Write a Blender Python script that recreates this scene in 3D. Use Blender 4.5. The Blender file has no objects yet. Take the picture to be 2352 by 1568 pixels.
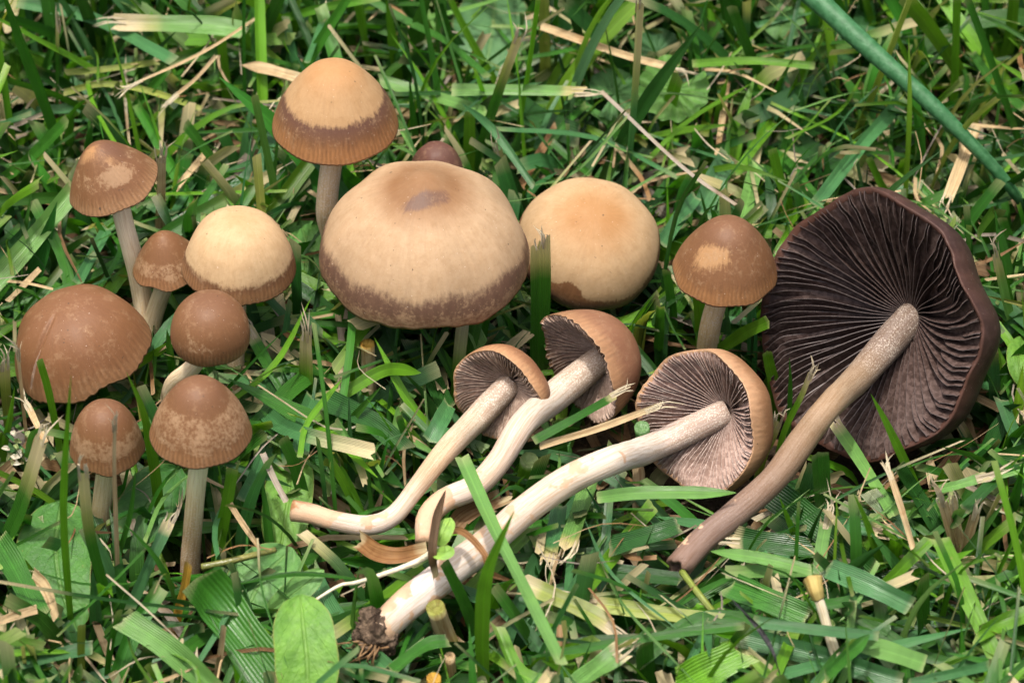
import bpy, math, random
import numpy as np
from mathutils import Vector, Matrix, noise as mnoise

# ---------------------------------------------------------------- scene, camera, sky, sun
sc = bpy.context.scene
COL = sc.collection
S = 0.01                                    # lengths below are in centimetres
PITCH = math.radians(42.0)
SP, CP = math.sin(PITCH), math.cos(PITCH)
DIST, WIDE = 45.0, 13.0
FWD = np.array([0, CP, -SP]); UPV = np.array([0, SP, CP]); RGT = np.array([1.0, 0, 0])
TGT = np.array([0, 0, 1.5])
CAM = TGT - FWD * DIST
KPX = WIDE / 2352.0 / DIST                  # photograph measured on a 2352 x 1568 grid
cd = bpy.data.cameras.new('camera'); cam = bpy.data.objects.new('camera', cd); COL.objects.link(cam)
cam.location = CAM * S
cam.rotation_euler = (math.pi / 2 - PITCH, 0, 0)
cd.sensor_width = 36; cd.lens = 36 * DIST / WIDE
cd.clip_start = 0.02; cd.clip_end = 50
cd.dof.use_dof = True; cd.dof.focus_distance = 44.2 * S; cd.dof.aperture_fstop = 45
sc.camera = cam

SUN_EL, SUN_AZ = math.radians(81), math.radians(230)      # azimuth from +Y towards +X
w = bpy.data.worlds.new('World'); sc.world = w; w.use_nodes = True
nt = w.node_tree; bg = nt.nodes['Background']
sky = nt.nodes.new('ShaderNodeTexSky'); sky.sky_type = 'NISHITA'; sky.sun_disc = False
sky.sun_elevation = SUN_EL; sky.sun_rotation = SUN_AZ
sky.air_density = 1.0; sky.dust_density = 8.0; sky.ozone_density = 0.6
nt.links.new(sky.outputs[0], bg.inputs[0]); bg.inputs[1].default_value = 0.15
sd = bpy.data.lights.new('sun', 'SUN'); sun = bpy.data.objects.new('sun', sd); COL.objects.link(sun)
sd.energy = 2.4; sd.angle = math.radians(3); sd.color = (1.0, 0.97, 0.925)
sdir = Vector((math.sin(SUN_AZ) * math.cos(SUN_EL), math.cos(SUN_AZ) * math.cos(SUN_EL), math.sin(SUN_EL)))
sun.rotation_euler = sdir.to_track_quat('Z', 'Y').to_euler(); sun.location = sdir * 3
vs = sc.view_settings; vs.view_transform = 'Standard'; vs.look = 'None'; vs.exposure = 0.75; vs.gamma = 1
sc.render.engine = 'CYCLES'
sc.cycles.max_bounces = 6; sc.cycles.diffuse_bounces = 3; sc.cycles.glossy_bounces = 2; sc.cycles.transmission_bounces = 4
sc.render.resolution_x, sc.render.resolution_y = 1024, 682

rng = np.random.default_rng(7); random.seed(7)
def V(*a): return np.array(a, float)
def nrm(v): v = np.asarray(v, float); return v / (np.linalg.norm(v) + 1e-12)
def ray(px, py): return FWD + RGT * ((px - 1176) * KPX) + UPV * ((784 - py) * KPX)
def at(px, py, z):                          # where the line of sight meets height z
    d = ray(px, py); return CAM + d * ((z - CAM[2]) / d[2])
def aty(px, py, y):                         # where the line of sight meets the upright plane y
    d = ray(px, py); return CAM + d * ((y - CAM[1]) / d[1])
def proj(P):
    P = np.atleast_2d(P) - CAM; dep = P @ FWD
    return np.stack([1176 + (P @ RGT) / dep / KPX, 784 - (P @ UPV) / dep / KPX, dep], 1)
def pxcm(p): return float(((np.asarray(p) - CAM) @ FWD) * KPX)      # cm per grid pixel at p
def spline(P, n):
    P = np.asarray(P, float); m = len(P)
    if m == 2:
        t = np.linspace(0, 1, n)[:, None]; return P[0] * (1 - t) + P[1] * t
    Q = np.vstack([2 * P[0] - P[1], P, 2 * P[-1] - P[-2]])
    seg = np.linalg.norm(np.diff(P, axis=0), axis=1); cum = np.r_[0, np.cumsum(seg)]
    out = []
    for s in np.linspace(0, cum[-1], n):
        i = min(int(np.searchsorted(cum, s, 'right') - 1), m - 2); i = max(i, 0)
        t = (s - cum[i]) / max(seg[i], 1e-9)
        a, b, c, d = Q[i], Q[i + 1], Q[i + 2], Q[i + 3]
        out.append(0.5 * (2 * b + (c - a) * t + (2 * a - 5 * b + 4 * c - d) * t * t + (3 * b - a - 3 * c + d) * t ** 3))
    return np.array(out)

# ---------------------------------------------------------------- materials
class NT:
    def __init__(s, name):
        s.m = bpy.data.materials.new(name); s.m.use_nodes = True; s.t = s.m.node_tree
        s.t.nodes.clear(); s.out = s.n('OutputMaterial')
    def n(s, typ, **k):
        nd = s.t.nodes.new('ShaderNode' + typ)
        for a, b in k.items(): setattr(nd, a, b)
        return nd
    def l(s, a, b): s.t.links.new(a, b)
    def put(s, sock, v):
        if hasattr(v, 'is_output'): s.l(v, sock)
        elif isinstance(v, (tuple, list)) and len(v) == 3 and sock.type == 'RGBA': sock.default_value = (*v, 1)
        else: sock.default_value = v
    def math(s, op, a, b=0.0, c=None, clamp=False):
        nd = s.n('Math', operation=op, use_clamp=clamp); s.put(nd.inputs[0], a); s.put(nd.inputs[1], b)
        if c is not None: s.put(nd.inputs[2], c)
        return nd.outputs[0]
    def mix(s, f, a, b, mode='MIX'):
        nd = s.n('Mix', data_type='RGBA', blend_type=mode); s.put(nd.inputs[0], f); s.put(nd.inputs[6], a); s.put(nd.inputs[7], b)
        return nd.outputs[2]
    def noise(s, vec, scale, detail=3, rough=0.55):
        nd = s.n('TexNoise'); nd.inputs['Scale'].default_value = scale; nd.inputs['Detail'].default_value = detail
        nd.inputs['Roughness'].default_value = rough
        if vec is not None: s.l(vec, nd.inputs['Vector'])
        return nd.outputs[0]
    def step(s, x, a, b):
        nd = s.n('MapRange', interpolation_type='SMOOTHSTEP'); s.put(nd.inputs[0], x)
        nd.inputs[1].default_value = a; nd.inputs[2].default_value = b; return nd.outputs[0]
    def attr(s, name): return s.n('Attribute', attribute_name=name)
    def obj(s): return s.n('TexCoord').outputs['Object']
    def scale(s, vec, v):
        nd = s.n('VectorMath', operation='MULTIPLY'); s.l(vec, nd.inputs[0]); nd.inputs[1].default_value = v; return nd.outputs[0]
    def bump(s, h, st, d):
        nd = s.n('Bump'); nd.inputs['Strength'].default_value = st; nd.inputs['Distance'].default_value = d; s.l(h, nd.inputs['Height']); return nd.outputs[0]
    def bsdf(s, col, rough=0.5, spec=0.4, normal=None, sss=0, rad=(1, .5, .3), sc=0.001, coat=0):
        b = s.n('BsdfPrincipled'); s.put(b.inputs['Base Color'], col); s.put(b.inputs['Roughness'], rough)
        b.inputs['Specular IOR Level'].default_value = spec
        if normal is not None: s.l(normal, b.inputs['Normal'])
        if sss:
            b.inputs['Subsurface Weight'].default_value = sss; b.inputs['Subsurface Radius'].default_value = rad
            b.inputs['Subsurface Scale'].default_value = sc
        if coat:
            b.inputs['Coat Weight'].default_value = coat; b.inputs['Coat Roughness'].default_value = 0.2
        return b.outputs[0]
    def done(s, sh): s.l(sh, s.out.inputs[0]); return s.m

def mat_grass(name, veins=9.0, transl=0.36, rough=0.42, bumpd=0.00012):
    t = NT(name); tint = t.attr('tint').outputs['Color']; uv = t.attr('buv').outputs['Vector']
    sep = t.n('SeparateXYZ'); t.l(uv, sep.inputs[0]); u, v, sd_ = sep.outputs
    ob = t.obj()
    # length-wise veins: a sharp comb plus a stretched noise
    comb = t.math('SINE', t.math('MULTIPLY', u, 6.2832 * veins))
    st = t.n('CombineXYZ'); t.l(t.math('MULTIPLY', u, 14.0), st.inputs[0]); t.l(t.math('MULTIPLY', v, 0.8), st.inputs[1]); t.l(t.math('MULTIPLY', sd_, 37.0), st.inputs[2])
    fib = t.noise(st.outputs[0], 1.0, 3, 0.6)
    mid = t.math('SUBTRACT', 1.0, t.step(t.math('ABSOLUTE', t.math('SUBTRACT', u, 0.5)), 0.015, 0.07))
    f = t.math('ADD', t.math('MULTIPLY', comb, 0.05), t.math('MULTIPLY', t.math('SUBTRACT', fib, 0.5), 0.5))
    f = t.math('ADD', f, t.math('MULTIPLY', mid, 0.22))
    f = t.math('ADD', f, 1.0)
    col = t.mix(1.0, tint, t.n('CombineColor').outputs[0], 'MULTIPLY')
    cc = col.node; comb3 = t.n('CombineColor'); [t.l(f, comb3.inputs[i]) for i in range(3)]
    t.l(comb3.outputs[0], cc.inputs[7])
    # blotches of age: yellowish and darker
    big = t.noise(ob, 160, 3); col = t.mix(t.math('MULTIPLY', t.step(big, .52, .75), 0.35), col, t.mix(1.0, col, (1.22, 1.1, .8), 'MULTIPLY'))
    fine = t.noise(ob, 2600, 2)
    spot = t.step(t.noise(ob, 900, 3, .7), .70, .78)
    col = t.mix(t.math('MULTIPLY', spot, .5), col, (.30, .20, .07))
    h = t.math('ADD', t.math('MULTIPLY', comb, 0.28), t.math('ADD', t.math('MULTIPLY', fine, 0.35), t.math('MULTIPLY', fib, .7)))
    nb = t.bump(h, 0.55, bumpd)
    rg = t.math('ADD', rough - .14, t.math('MULTIPLY', big, 0.22))
    a = t.bsdf(col, rg, 0.5, nb)
    tr = t.n('BsdfTranslucent'); t.l(t.mix(1.0, col, (1.0, 1.25, .40), 'MULTIPLY'), tr.inputs[0]); t.l(nb, tr.inputs['Normal'])
    mx = t.n('MixShader'); mx.inputs[0].default_value = transl; t.l(a, mx.inputs[1]); t.l(tr.outputs[0], mx.inputs[2])
    return t.done(mx.outputs[0])

def mat_dry(name):
    t = NT(name); tint = t.attr('tint').outputs['Color']; uv = t.attr('buv').outputs['Vector']
    sep = t.n('SeparateXYZ'); t.l(uv, sep.inputs[0]); u, v, sd_ = sep.outputs; ob = t.obj()
    st = t.n('CombineXYZ'); t.l(t.math('MULTIPLY', u, 11.0), st.inputs[0]); t.l(t.math('MULTIPLY', v, 0.9), st.inputs[1]); t.l(t.math('MULTIPLY', sd_, 37.0), st.inputs[2])
    fib = t.noise(st.outputs[0], 1.0, 4, 0.65)
    col = t.mix(t.step(fib, .42, .7), tint, t.mix(1.0, tint, (.55, .42, .30), 'MULTIPLY'))
    big = t.noise(ob, 220, 3); col = t.mix(t.math('MULTIPLY', t.step(big, .55, .72), .6), col, t.mix(1.0, tint, (.50, .33, .20), 'MULTIPLY'))
    nb = t.bump(fib, 0.7, 0.0002)
    a = t.bsdf(col, 0.62, 0.3, nb)
    tr = t.n('BsdfTranslucent'); t.l(col, tr.inputs[0])
    mx = t.n('MixShader'); mx.inputs[0].default_value = 0.22; t.l(a, mx.inputs[1]); t.l(tr.outputs[0], mx.inputs[2])
    return t.done(mx.outputs[0])

def mat_leaf(name):
    t = NT(name); tint = t.attr('tint').outputs['Color']; uv = t.attr('buv').outputs['Vector']
    sep = t.n('SeparateXYZ'); t.l(uv, sep.inputs[0]); u, v, sd_ = sep.outputs; ob = t.obj()
    au = t.math('ABSOLUTE', t.math('SUBTRACT', u, .5))
    mid = t.math('SUBTRACT', 1.0, t.step(au, 0.01, 0.045))
    side = t.math('SINE', t.math('ADD', t.math('MULTIPLY', v, 26.0), t.math('MULTIPLY', au, -34.0)))
    sidev = t.step(side, .90, 1.0)
    n1 = t.noise(ob, 420, 4, .6); n2 = t.noise(ob, 2200, 3, .6)
    col = t.mix(t.step(n1, .35, .7), t.mix(1.0, tint, (.78, .82, .75), 'MULTIPLY'), t.mix(1.0, tint, (1.18, 1.12, 1.0), 'MULTIPLY'))
    col = t.mix(t.math('MULTIPLY', mid, .22), col, (.20, .32, .08))
    col = t.mix(t.math('MULTIPLY', sidev, .07), col, (.2, .32, .08))
    edge = t.step(au, .47, .5); col = t.mix(t.math('MULTIPLY', edge, .35), col, (.30, .16, .06))
    spot = t.step(t.noise(ob, 600, 3, .7), .70, .77); col = t.mix(t.math('MULTIPLY', spot, .6), col, (.28, .18, .07))
    h = t.math('SUBTRACT', t.math('ADD', t.math('MULTIPLY', n1, .9), t.math('MULTIPLY', n2, .4)), t.math('ADD', t.math('MULTIPLY', mid, .5), t.math('MULTIPLY', sidev, .12)))
    nb = t.bump(h, .7, .0004)
    a = t.bsdf(col, t.math('ADD', .34, t.math('MULTIPLY', n2, .3)), .3, nb)
    tr = t.n('BsdfTranslucent'); t.l(t.mix(1.0, col, (1.3, 1.3, .5), 'MULTIPLY'), tr.inputs[0])
    mx = t.n('MixShader'); mx.inputs[0].default_value = .25; t.l(a, mx.inputs[1]); t.l(tr.outputs[0], mx.inputs[2])
    return t.done(mx.outputs[0])

def mat_cap(name, moist, pale, umbo, dark, rim, stri=60, strength=.16, soft=.12, rough=.52, frost=(.32, .205, .115), edgec=(.33, .215, .13)):
    """zone.r = dried pale skin, zone.g = orange boss, zone.b = dark soaked patch, frost = floury specks, t = way to the margin"""
    t = NT(name); z = t.attr('zone').outputs['Color']; sp = t.n('SeparateColor'); t.l(z, sp.inputs[0])
    tt = t.attr('tt').outputs['Fac']; fr = t.attr('frost').outputs['Fac']; ob = t.obj()
    x = t.n('SeparateXYZ'); t.l(ob, x.inputs[0]); ang = t.math('ARCTAN2', x.outputs[1], x.outputs[0])
    # fringe noise, stretched down the slope so that the pale skin frays towards the margin
    fine = t.noise(ob, 2400, 3, .65); midn = t.noise(ob, 650, 4, .6); big = t.noise(ob, 170, 3, .5)
    cv = t.n('CombineXYZ'); t.l(t.math('MULTIPLY', t.math('COSINE', ang), 9.0), cv.inputs[0]); t.l(t.math('MULTIPLY', t.math('SINE', ang), 9.0), cv.inputs[1]); t.l(t.math('MULTIPLY', tt, 3.5), cv.inputs[2])
    streak = t.noise(cv.outputs[0], 2.2, 4, .62)
    nz = t.math('ADD', t.math('MULTIPLY', t.math('SUBTRACT', midn, .5), .55), t.math('ADD', t.math('MULTIPLY', t.math('SUBTRACT', fine, .5), .45), t.math('MULTIPLY', t.math('SUBTRACT', streak, .5), .55)))
    pz = t.step(t.math('ADD', sp.outputs[0], nz), .5 - soft, .5 + soft)
    base = t.mix(t.step(t.math('ADD', tt, t.math('MULTIPLY', t.math('SUBTRACT', streak, .5), .25)), .72, .97), moist, rim)
    base = t.mix(t.math('MULTIPLY', t.step(big, .4, .7), .30), base, t.mix(1.0, base, (.72, .66, .66), 'MULTIPLY'))
    base = t.mix(sp.outputs[2], base, dark)
    base = t.mix(t.math('MULTIPLY', t.step(t.math('ADD', midn, t.math('MULTIPLY', t.math('SUBTRACT', fine, .5), .6)), .50, .74), .26), base, frost)
    pal = t.mix(t.math('MULTIPLY', t.step(midn, .35, .7), .5), pale, t.mix(1.0, pale, (.80, .74, .66), 'MULTIPLY'))
    pal = t.mix(t.math('MULTIPLY', t.step(fine, .45, .75), .35), pal, t.mix(1.0, pal, (.82, .78, .72), 'MULTIPLY'))
    pal = t.mix(t.math('MULTIPLY', sp.outputs[1], t.math('ADD', .75, t.math('MULTIPLY', t.math('SUBTRACT', big, .5), .8)), clamp=True), pal, umbo)
    # striate margin over the gills
    sr = t.math('SINE', t.math('ADD', t.math('MULTIPLY', ang, float(stri)), t.math('ADD', t.math('MULTIPLY', t.math('SUBTRACT', midn, .5), 6.0), t.math('MULTIPLY', t.math('SUBTRACT', t.noise(ob, 110, 2), .5), 14.0))))
    zs = t.math('MULTIPLY', t.step(tt, .70, .90), t.math('MULTIPLY', sr, strength))
    s3 = t.n('CombineColor'); [t.l(t.math('ADD', zs, 1.0), s3.inputs[i]) for i in range(3)]
    base = t.mix(1.0, base, s3.outputs[0], 'MULTIPLY')
    col = t.mix(pz, base, pal)
    fl = t.step(t.math('ADD', fr, t.math('ADD', t.math('MULTIPLY', t.math('SUBTRACT', fine, .5), 1.3), t.math('MULTIPLY', t.math('SUBTRACT', midn, .5), .9))),   .40, .86)
    col = t.mix(t.math('MULTIPLY', fl, .62), col, frost)
    edge = t.step(tt, .972, .999); col = t.mix(t.math('MULTIPLY', edge, .45), col, edgec)
    sk = t.n('CombineColor'); sv_ = t.math('ADD', .80, t.math('MULTIPLY', streak, .4)); [t.l(sv_, sk.inputs[i]) for i in range(3)]
    col = t.mix(.8, col, t.mix(1.0, col, sk.outputs[0], 'MULTIPLY'))
    dirt = t.step(t.noise(ob, 1500, 2, .5), .735, .76); col = t.mix(t.math('MULTIPLY', dirt, .7), col, (.05, .035, .025))
    glint = t.step(t.noise(ob, 4600, 1, .5), .765, .80); col = t.mix(t.math('MULTIPLY', glint, .55), col, (.70, .62, .52))  # sparse bright glints painted into the skin colour
    nb = t.bump(t.math('ADD', t.math('ADD', fine, t.math('MULTIPLY', midn, .6)), t.math('ADD', t.math('MULTIPLY', zs, 3.0), t.math('MULTIPLY', streak, .3))), .22, .00018)
    rg = t.math('ADD', rough, t.math('ADD', t.math('MULTIPLY', pz, .14), t.math('MULTIPLY', t.math('SUBTRACT', fine, .5), .2)))
    return t.done(t.bsdf(col, rg, .20, nb))

def mat_gill(name, face, face2, rough=.6, scale=900):
    t = NT(name); ob = t.obj(); n1 = t.noise(ob, scale, 3, .6); n2 = t.noise(ob, scale * 3, 2)
    col = t.mix(t.step(n1, .42, .60), face, face2)
    nb = t.bump(n2, .4, .0001)
    return t.done(t.bsdf(col, rough, .3, nb))
def mat_edge(name, c):
    t = NT(name); ob = t.obj(); n1 = t.noise(ob, 3200, 2); col = t.mix(t.step(n1, .35, .7), t.mix(1.0, c, (.55, .5, .5), 'MULTIPLY'), c)
    return t.done(t.bsdf(col, .45, .5))
def mat_stem(name='stem_skin'):
    t = NT(name); ti = t.attr('tint'); tint = ti.outputs['Color']; pr = ti.outputs['Alpha']; uv = t.attr('buv').outputs['Vector']
    sep = t.n('SeparateXYZ'); t.l(uv, sep.inputs[0]); u, v, pt = sep.outputs; ob = t.obj()
    st = t.n('CombineXYZ'); t.l(t.math('MULTIPLY', t.math('SINE', t.math('MULTIPLY', u, 6.2832)), 6.0), st.inputs[0]); t.l(t.math('MULTIPLY', t.math('COSINE', t.math('MULTIPLY', u, 6.2832)), 6.0), st.inputs[1]); t.l(t.math('MULTIPLY', v, 1.6), st.inputs[2])
    fib = t.noise(st.outputs[0], 1.6, 4, .6); fine = t.noise(ob, 5200, 2, .6); mid = t.noise(ob, 380, 4, .6)
    col = t.mix(t.math('MULTIPLY', t.step(fib, .42, .62), .75), tint, t.mix(1.0, tint, (.76, .66, .54), 'MULTIPLY'))
    pm = t.step(t.math('ADD', t.math('MULTIPLY', pt, .55), t.math('MULTIPLY', t.math('SUBTRACT', t.noise(ob, 300, 3, .55), .5), 1.3)), .28, .34)
    pm = t.math('MULTIPLY', pm, t.step(pt, .02, .1))
    col = t.mix(pm, col, t.mix(t.step(mid, .3, .6), (.42, .26, .16), (.50, .33, .21)))
    gr = t.step(t.math('ADD', fine, t.math('MULTIPLY', t.math('SUBTRACT', mid, .5), .3)), .50, .66)
    col = t.mix(t.math('MULTIPLY', t.math('MULTIPLY', gr, pr), .65), col, (.72, .65, .54))
    nb = t.bump(t.math('ADD', t.math('MULTIPLY', fine, .7), t.math('MULTIPLY', fib, .8)), .45, .0002)
    return t.done(t.bsdf(col, .58, .3, nb))
def mat_soil():
    t = NT('soil'); ob = t.obj(); n1 = t.noise(ob, 120, 6, .65); n2 = t.noise(ob, 900, 4, .65)
    col = t.mix(t.step(n1, .35, .65), (.022, .014, .008), (.060, .040, .022)); col = t.mix(t.math('MULTIPLY', t.step(n2, .5, .7), .5), col, (.10, .07, .04))
    nb = t.bump(t.math('ADD', n1, n2), 1.0, .002)
    return t.done(t.bsdf(col, .85, .2, nb))
def mat_plain(name, c, c2, scale=500, rough=.6, spec=.3, bd=.0003):
    t = NT(name); ob = t.obj(); n1 = t.noise(ob, scale, 4, .62); n2 = t.noise(ob, scale * 4, 3)
    col = t.mix(t.step(n1, .36, .66), c, c2); return t.done(t.bsdf(col, rough, spec, t.bump(t.math('ADD', n1, t.math('MULTIPLY', n2, .5)), .6, bd)))

M_GRASS = mat_grass('grass_blade'); M_WIDE = mat_grass('grass_blade_ribbed', 11.0, .28, .36, .0002)
M_DRY = mat_dry('dry_straw'); M_LEAF = mat_leaf('herb_leaf'); M_STEM = mat_stem(); M_SOIL = mat_soil()

# ---------------------------------------------------------------- mesh plumbing
def mesh(name, verts, faces, mats, attrs=None, smooth=True, midx=None):
    me = bpy.data.meshes.new(name)
    me.from_pydata((np.asarray(verts) * S).tolist(), [], faces if isinstance(faces, list) else faces.tolist())
    for m in (mats if isinstance(mats, (list, tuple)) else [mats]): me.materials.append(m)
    if smooth: me.polygons.foreach_set('use_smooth', np.ones(len(me.polygons), bool))
    if midx is not None: me.polygons.foreach_set('material_index', np.asarray(midx, np.int32))
    for k, (typ, arr) in (attrs or {}).items():
        a = me.attributes.new(k, typ, 'POINT'); arr = np.ascontiguousarray(arr, np.float32)
        a.data.foreach_set({'FLOAT': 'value', 'FLOAT_COLOR': 'color', 'FLOAT_VECTOR': 'vector'}[typ], arr.ravel())
    me.update(); return me
def put(name, me, parent=None, loc=None):
    o = bpy.data.objects.new(name, me); COL.objects.link(o)
    if parent is not None: o.parent = parent
    if loc is not None: o.location = Vector(loc) * S
    return o
def tag(o, label=None, cat=None, group=None, kind=None):
    for k, v in (('label', label), ('category', cat), ('group', group), ('kind', kind)):
        if v: o[k] = v
    return o
def grid_faces(nr, nc, closed=False, off=0):
    i, j = np.meshgrid(np.arange(nr - 1), np.arange(nc if closed else nc - 1), indexing='ij')
    j2 = (j + 1) % nc
    return (off + np.stack([i * nc + j, i * nc + j2, (i + 1) * nc + j2, (i + 1) * nc + j], -1)).reshape(-1, 4)

# depth map of what must stay uncovered (2352 x 1568 grid in cells of 4)
GW, GH = 588 + 100, 392 + 100
BACK = np.full((GH, GW), -1.0); HERO = np.full((GH, GW), 1e9)
def mark(grid, P, dil, pad, op):
    q = proj(P); cx = (q[:, 0] / 4).astype(int) + 50; cy = (q[:, 1] / 4).astype(int) + 50
    for dx in range(-dil, dil + 1):
        for dy in range(-dil, dil + 1):
            x, y = cx + dx, cy + dy; ok = (x >= 0) & (x < GW) & (y >= 0) & (y < GH)
            op.at(grid, (y[ok], x[ok]), q[ok, 2] + pad)
def lookup(grid, P):
    q = proj(P); x = np.clip((q[:, 0] / 4).astype(int) + 50, 0, GW - 1); y = np.clip((q[:, 1] / 4).astype(int) + 50, 0, GH - 1)
    return grid[y, x], q[:, 2]

# ---------------------------------------------------------------- ground
def build_ground():
    n = 70; gx = np.sign(np.linspace(-1, 1, n)) * np.abs(np.linspace(-1, 1, n)) ** 3 * 300
    X, Y = np.meshgrid(gx, gx); Z = np.array([[mnoise.noise(Vector((x * .35, y * .35, 0))) * .28 for x, y in zip(a, b)] for a, b in zip(X, Y)]) - .2
    me = mesh('soil', np.stack([X, Y, Z], -1).reshape(-1, 3), grid_faces(n, n), M_SOIL)
    tag(put('soil', me), kind='structure')
build_ground()

# ---------------------------------------------------------------- mushrooms
PROF = {
 'hemi': [(0, 1), (.30, .955), (.55, .84), (.76, .63), (.90, .37), (.97, .15), (1, 0)],
 'bell': [(0, 1), (.20, .965), (.42, .86), (.66, .62), (.85, .36), (.95, .15), (1, 0)],
 'cone': [(0, 1), (.18, .955), (.40, .80), (.64, .54), (.85, .27), (.95, .10), (1, 0)],
 'boss': [(0, 1), (.10, .985), (.20, .935), (.31, .878), (.48, .805), (.66, .69), (.83, .515), (.94, .315), (.99, .14), (.988, 0)],
 'flat': [(0, 1), (.16, .985), (.34, .935), (.56, .83), (.77, .64), (.92, .39), (.99, .16), (.988, 0)],
 'dome': [(0, 1), (.38, .96), (.68, .83), (.88, .60), (.985, .34), (1.01, .14), (1, 0)],
 'ball': [(0, 1), (.34, .965), (.63, .85), (.86, .64), (.98, .38), (.985, .16), (.92, 0)],
}
def smooth01(x, a, b):
    t = np.clip((x - a) / (b - a), 0, 1); return t * t * (3 - 2 * t)

class Cap:
    """cap in its own frame: margin plane z = 0, apex on +z; lengths in cm"""
    def __init__(s, R, H, prof, seed=0, wob=.02, wz=.03, lobes=(3, 5, 8), scal=0, scal_n=40, th=.07, dents=(), ecc=0.0):
        s.ecc = ecc * R; s.gd = 0; s.rs = 0; s.deep = .13
        s.R, s.H, s.th = R, H, th; r = np.random.default_rng(seed)
        s.wob = [(k, wob * R * r.uniform(.4, 1) , r.uniform(0, 6.28)) for k in lobes]
        s.wz = [(k, wz * R * r.uniform(.4, 1), r.uniform(0, 6.28)) for k in lobes]
        s.scal, s.sn, s.ph = scal * R, scal_n, r.uniform(0, 6.28, 4)
        P = np.array([(a * R, 0, b * H) for a, b in PROF[prof]]); s.prof = spline(P, 60)[:, [0, 2]]
        s.dents = dents
    def warp(s, phi, r, z):
        t = np.clip(r / s.R, 0, 1.05); dr = sum(a * np.cos(k * phi + p) for k, a, p in s.wob); dz = sum(a * np.cos(k * phi + p) for k, a, p in s.wz)
        e = smooth01(t, .86, 1.0) * smooth01(-z, -.22 * s.H, 0)
        cr = np.sin(phi * s.sn + s.ph[0] + 1.3 * np.sin(phi * 5 + s.ph[1])) * (.6 + .4 * np.sin(phi * 7 + s.ph[2]))
        rr = r + dr * t ** 2; zz = z + dz * t ** 3 + s.scal * cr * e
        return np.stack([rr * np.cos(phi) + s.ecc * np.maximum(1 - t, 0) ** 1.2, rr * np.sin(phi), zz], -1)
    def qq(s, r): return np.clip((r - s.rs) / (.978 * s.R - s.rs), 0, 1)
    def inner(s, r):                                     # underside of the flesh at radius r
        k = int(np.argmax(s.prof[:, 0])); zo = np.interp(r, s.prof[:k + 1, 0], s.prof[:k + 1, 1])
        q = np.clip(r / s.R, 0, 1); z = zo - s.th * s.R * (1.8 - 1.5 * q)
        if s.gd: z = np.minimum(z, s.gd * s.R * (1 - s.qq(r)) ** 1.35 + s.deep * s.R * (.22 + .78 * (1 - s.qq(r)) ** .6))
        return z
    def mesh(s, mats, zones, na=150, nt=46):
        phi = np.linspace(0, 2 * np.pi, na, endpoint=False)
        tt = np.linspace(0, 1, nt) ** .85; po = s.prof[np.clip((tt * 59), 0, 59).astype(int)]
        po = np.stack([np.interp(tt * 59, np.arange(60), s.prof[:, i]) for i in (0, 1)], 1); po[0, 0] = .004 * s.R
        ri = np.linspace(.97, .04, 14) * min(s.R * .985, s.prof[-1, 0]); pi = np.stack([ri, np.minimum(s.inner(ri), s.inner(ri))], 1); pi[0, 1] = max(pi[0, 1], .004)
        pr = np.vstack([po, pi]); T = np.r_[tt, np.ones(14) * 1.0]
        ph, rr = np.meshgrid(phi, pr[:, 0]); zz = np.repeat(pr[:, 1:2], na, 1); TT = np.repeat(T[:, None], na, 1)
        W = s.warp(ph, rr, zz)
        for (a, t0, ln, wd, dp, tw) in s.dents:             # short creases pressed into the skin
            d = ((ph - a - tw * (TT - t0) + np.pi) % (2 * np.pi) - np.pi) * rr
            g = np.exp(-(d / (wd * s.R)) ** 2) * np.exp(-((TT - t0) / ln) ** 4) - .18 * np.exp(-((d + wd * 2.2 * s.R) / (wd * 1.8 * s.R)) ** 2) * np.exp(-((TT - t0) / ln) ** 4)
            W -= (g * dp * s.R)[..., None] * (W / (np.linalg.norm(W, axis=-1, keepdims=True) + 1e-9))
        Vt = W.reshape(-1, 3); f = grid_faces(len(pr), na, True)
        f = f[:, ::-1]
        top = list(range(na)); bot = [(len(pr) - 1) * na + i for i in range(na)]
        faces = f.tolist() + [top[::-1][::-1], bot[::-1]]
        nq = (nt) * na
        Z, F = zones(TT, ph, W / s.R); col = np.concatenate([np.stack(Z, -1), np.ones(TT.shape + (1,))], -1).reshape(-1, 4)
        mi = np.zeros(len(faces), int); mi[(nt) * na:] = 1; mi[-2] = 0
        return mesh('cap', Vt, faces, mats, {'zone': ('FLOAT_COLOR', col), 'tt': ('FLOAT', TT.ravel()), 'frost': ('FLOAT', F.ravel())}, midx=mi)
    def gill(s, phi0, q0, rs, r, gd, mats, lean=.15, wig=.05, thick=.012, n=14):
        Rm = min(s.prof[-1, 0], s.R) * .978; q = np.linspace(max(q0, 0), 1, n); rr = rs + (Rm - rs) * q
        zi = np.maximum(s.inner(rr), .01 * s.R); dep = np.maximum(zi - gd * s.R * (1 - q) ** 1.35, .03 * s.R * (1 - q)) + .01 * s.R
        if q0 > 0: dep = dep * smooth01(q, q0 - .02, q0 + .22) + .01 * s.R
        ze = np.maximum(zi - dep, -.004 * s.R)
        a = phi0 + wig * (np.sin(q * 4.2 + 2.0 * np.sin(phi0 * 2) + s.ph[0]) * q + .35 * np.sin(q * 9 + 3 * np.sin(phi0 * 3 + s.ph[1])) * q * (1 - q) * 2) + .012 * r.normal() * q
        fl = lean * smooth01(q, -.05, .3) * (1 - .75 * smooth01(q, .8, 1.0)) * (1 + .25 * np.sin(q * 6 + phi0 * 5))
        hr = thick * s.R * 1.1 / rr; he = thick * s.R * .42 / rr
        rows = [s.warp(a - hr, rr, zi + .02 * s.R), s.warp(a + fl - he, rr, ze), s.warp(a + fl + he, rr, ze), s.warp(a + hr, rr, zi + .02 * s.R)]
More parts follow.
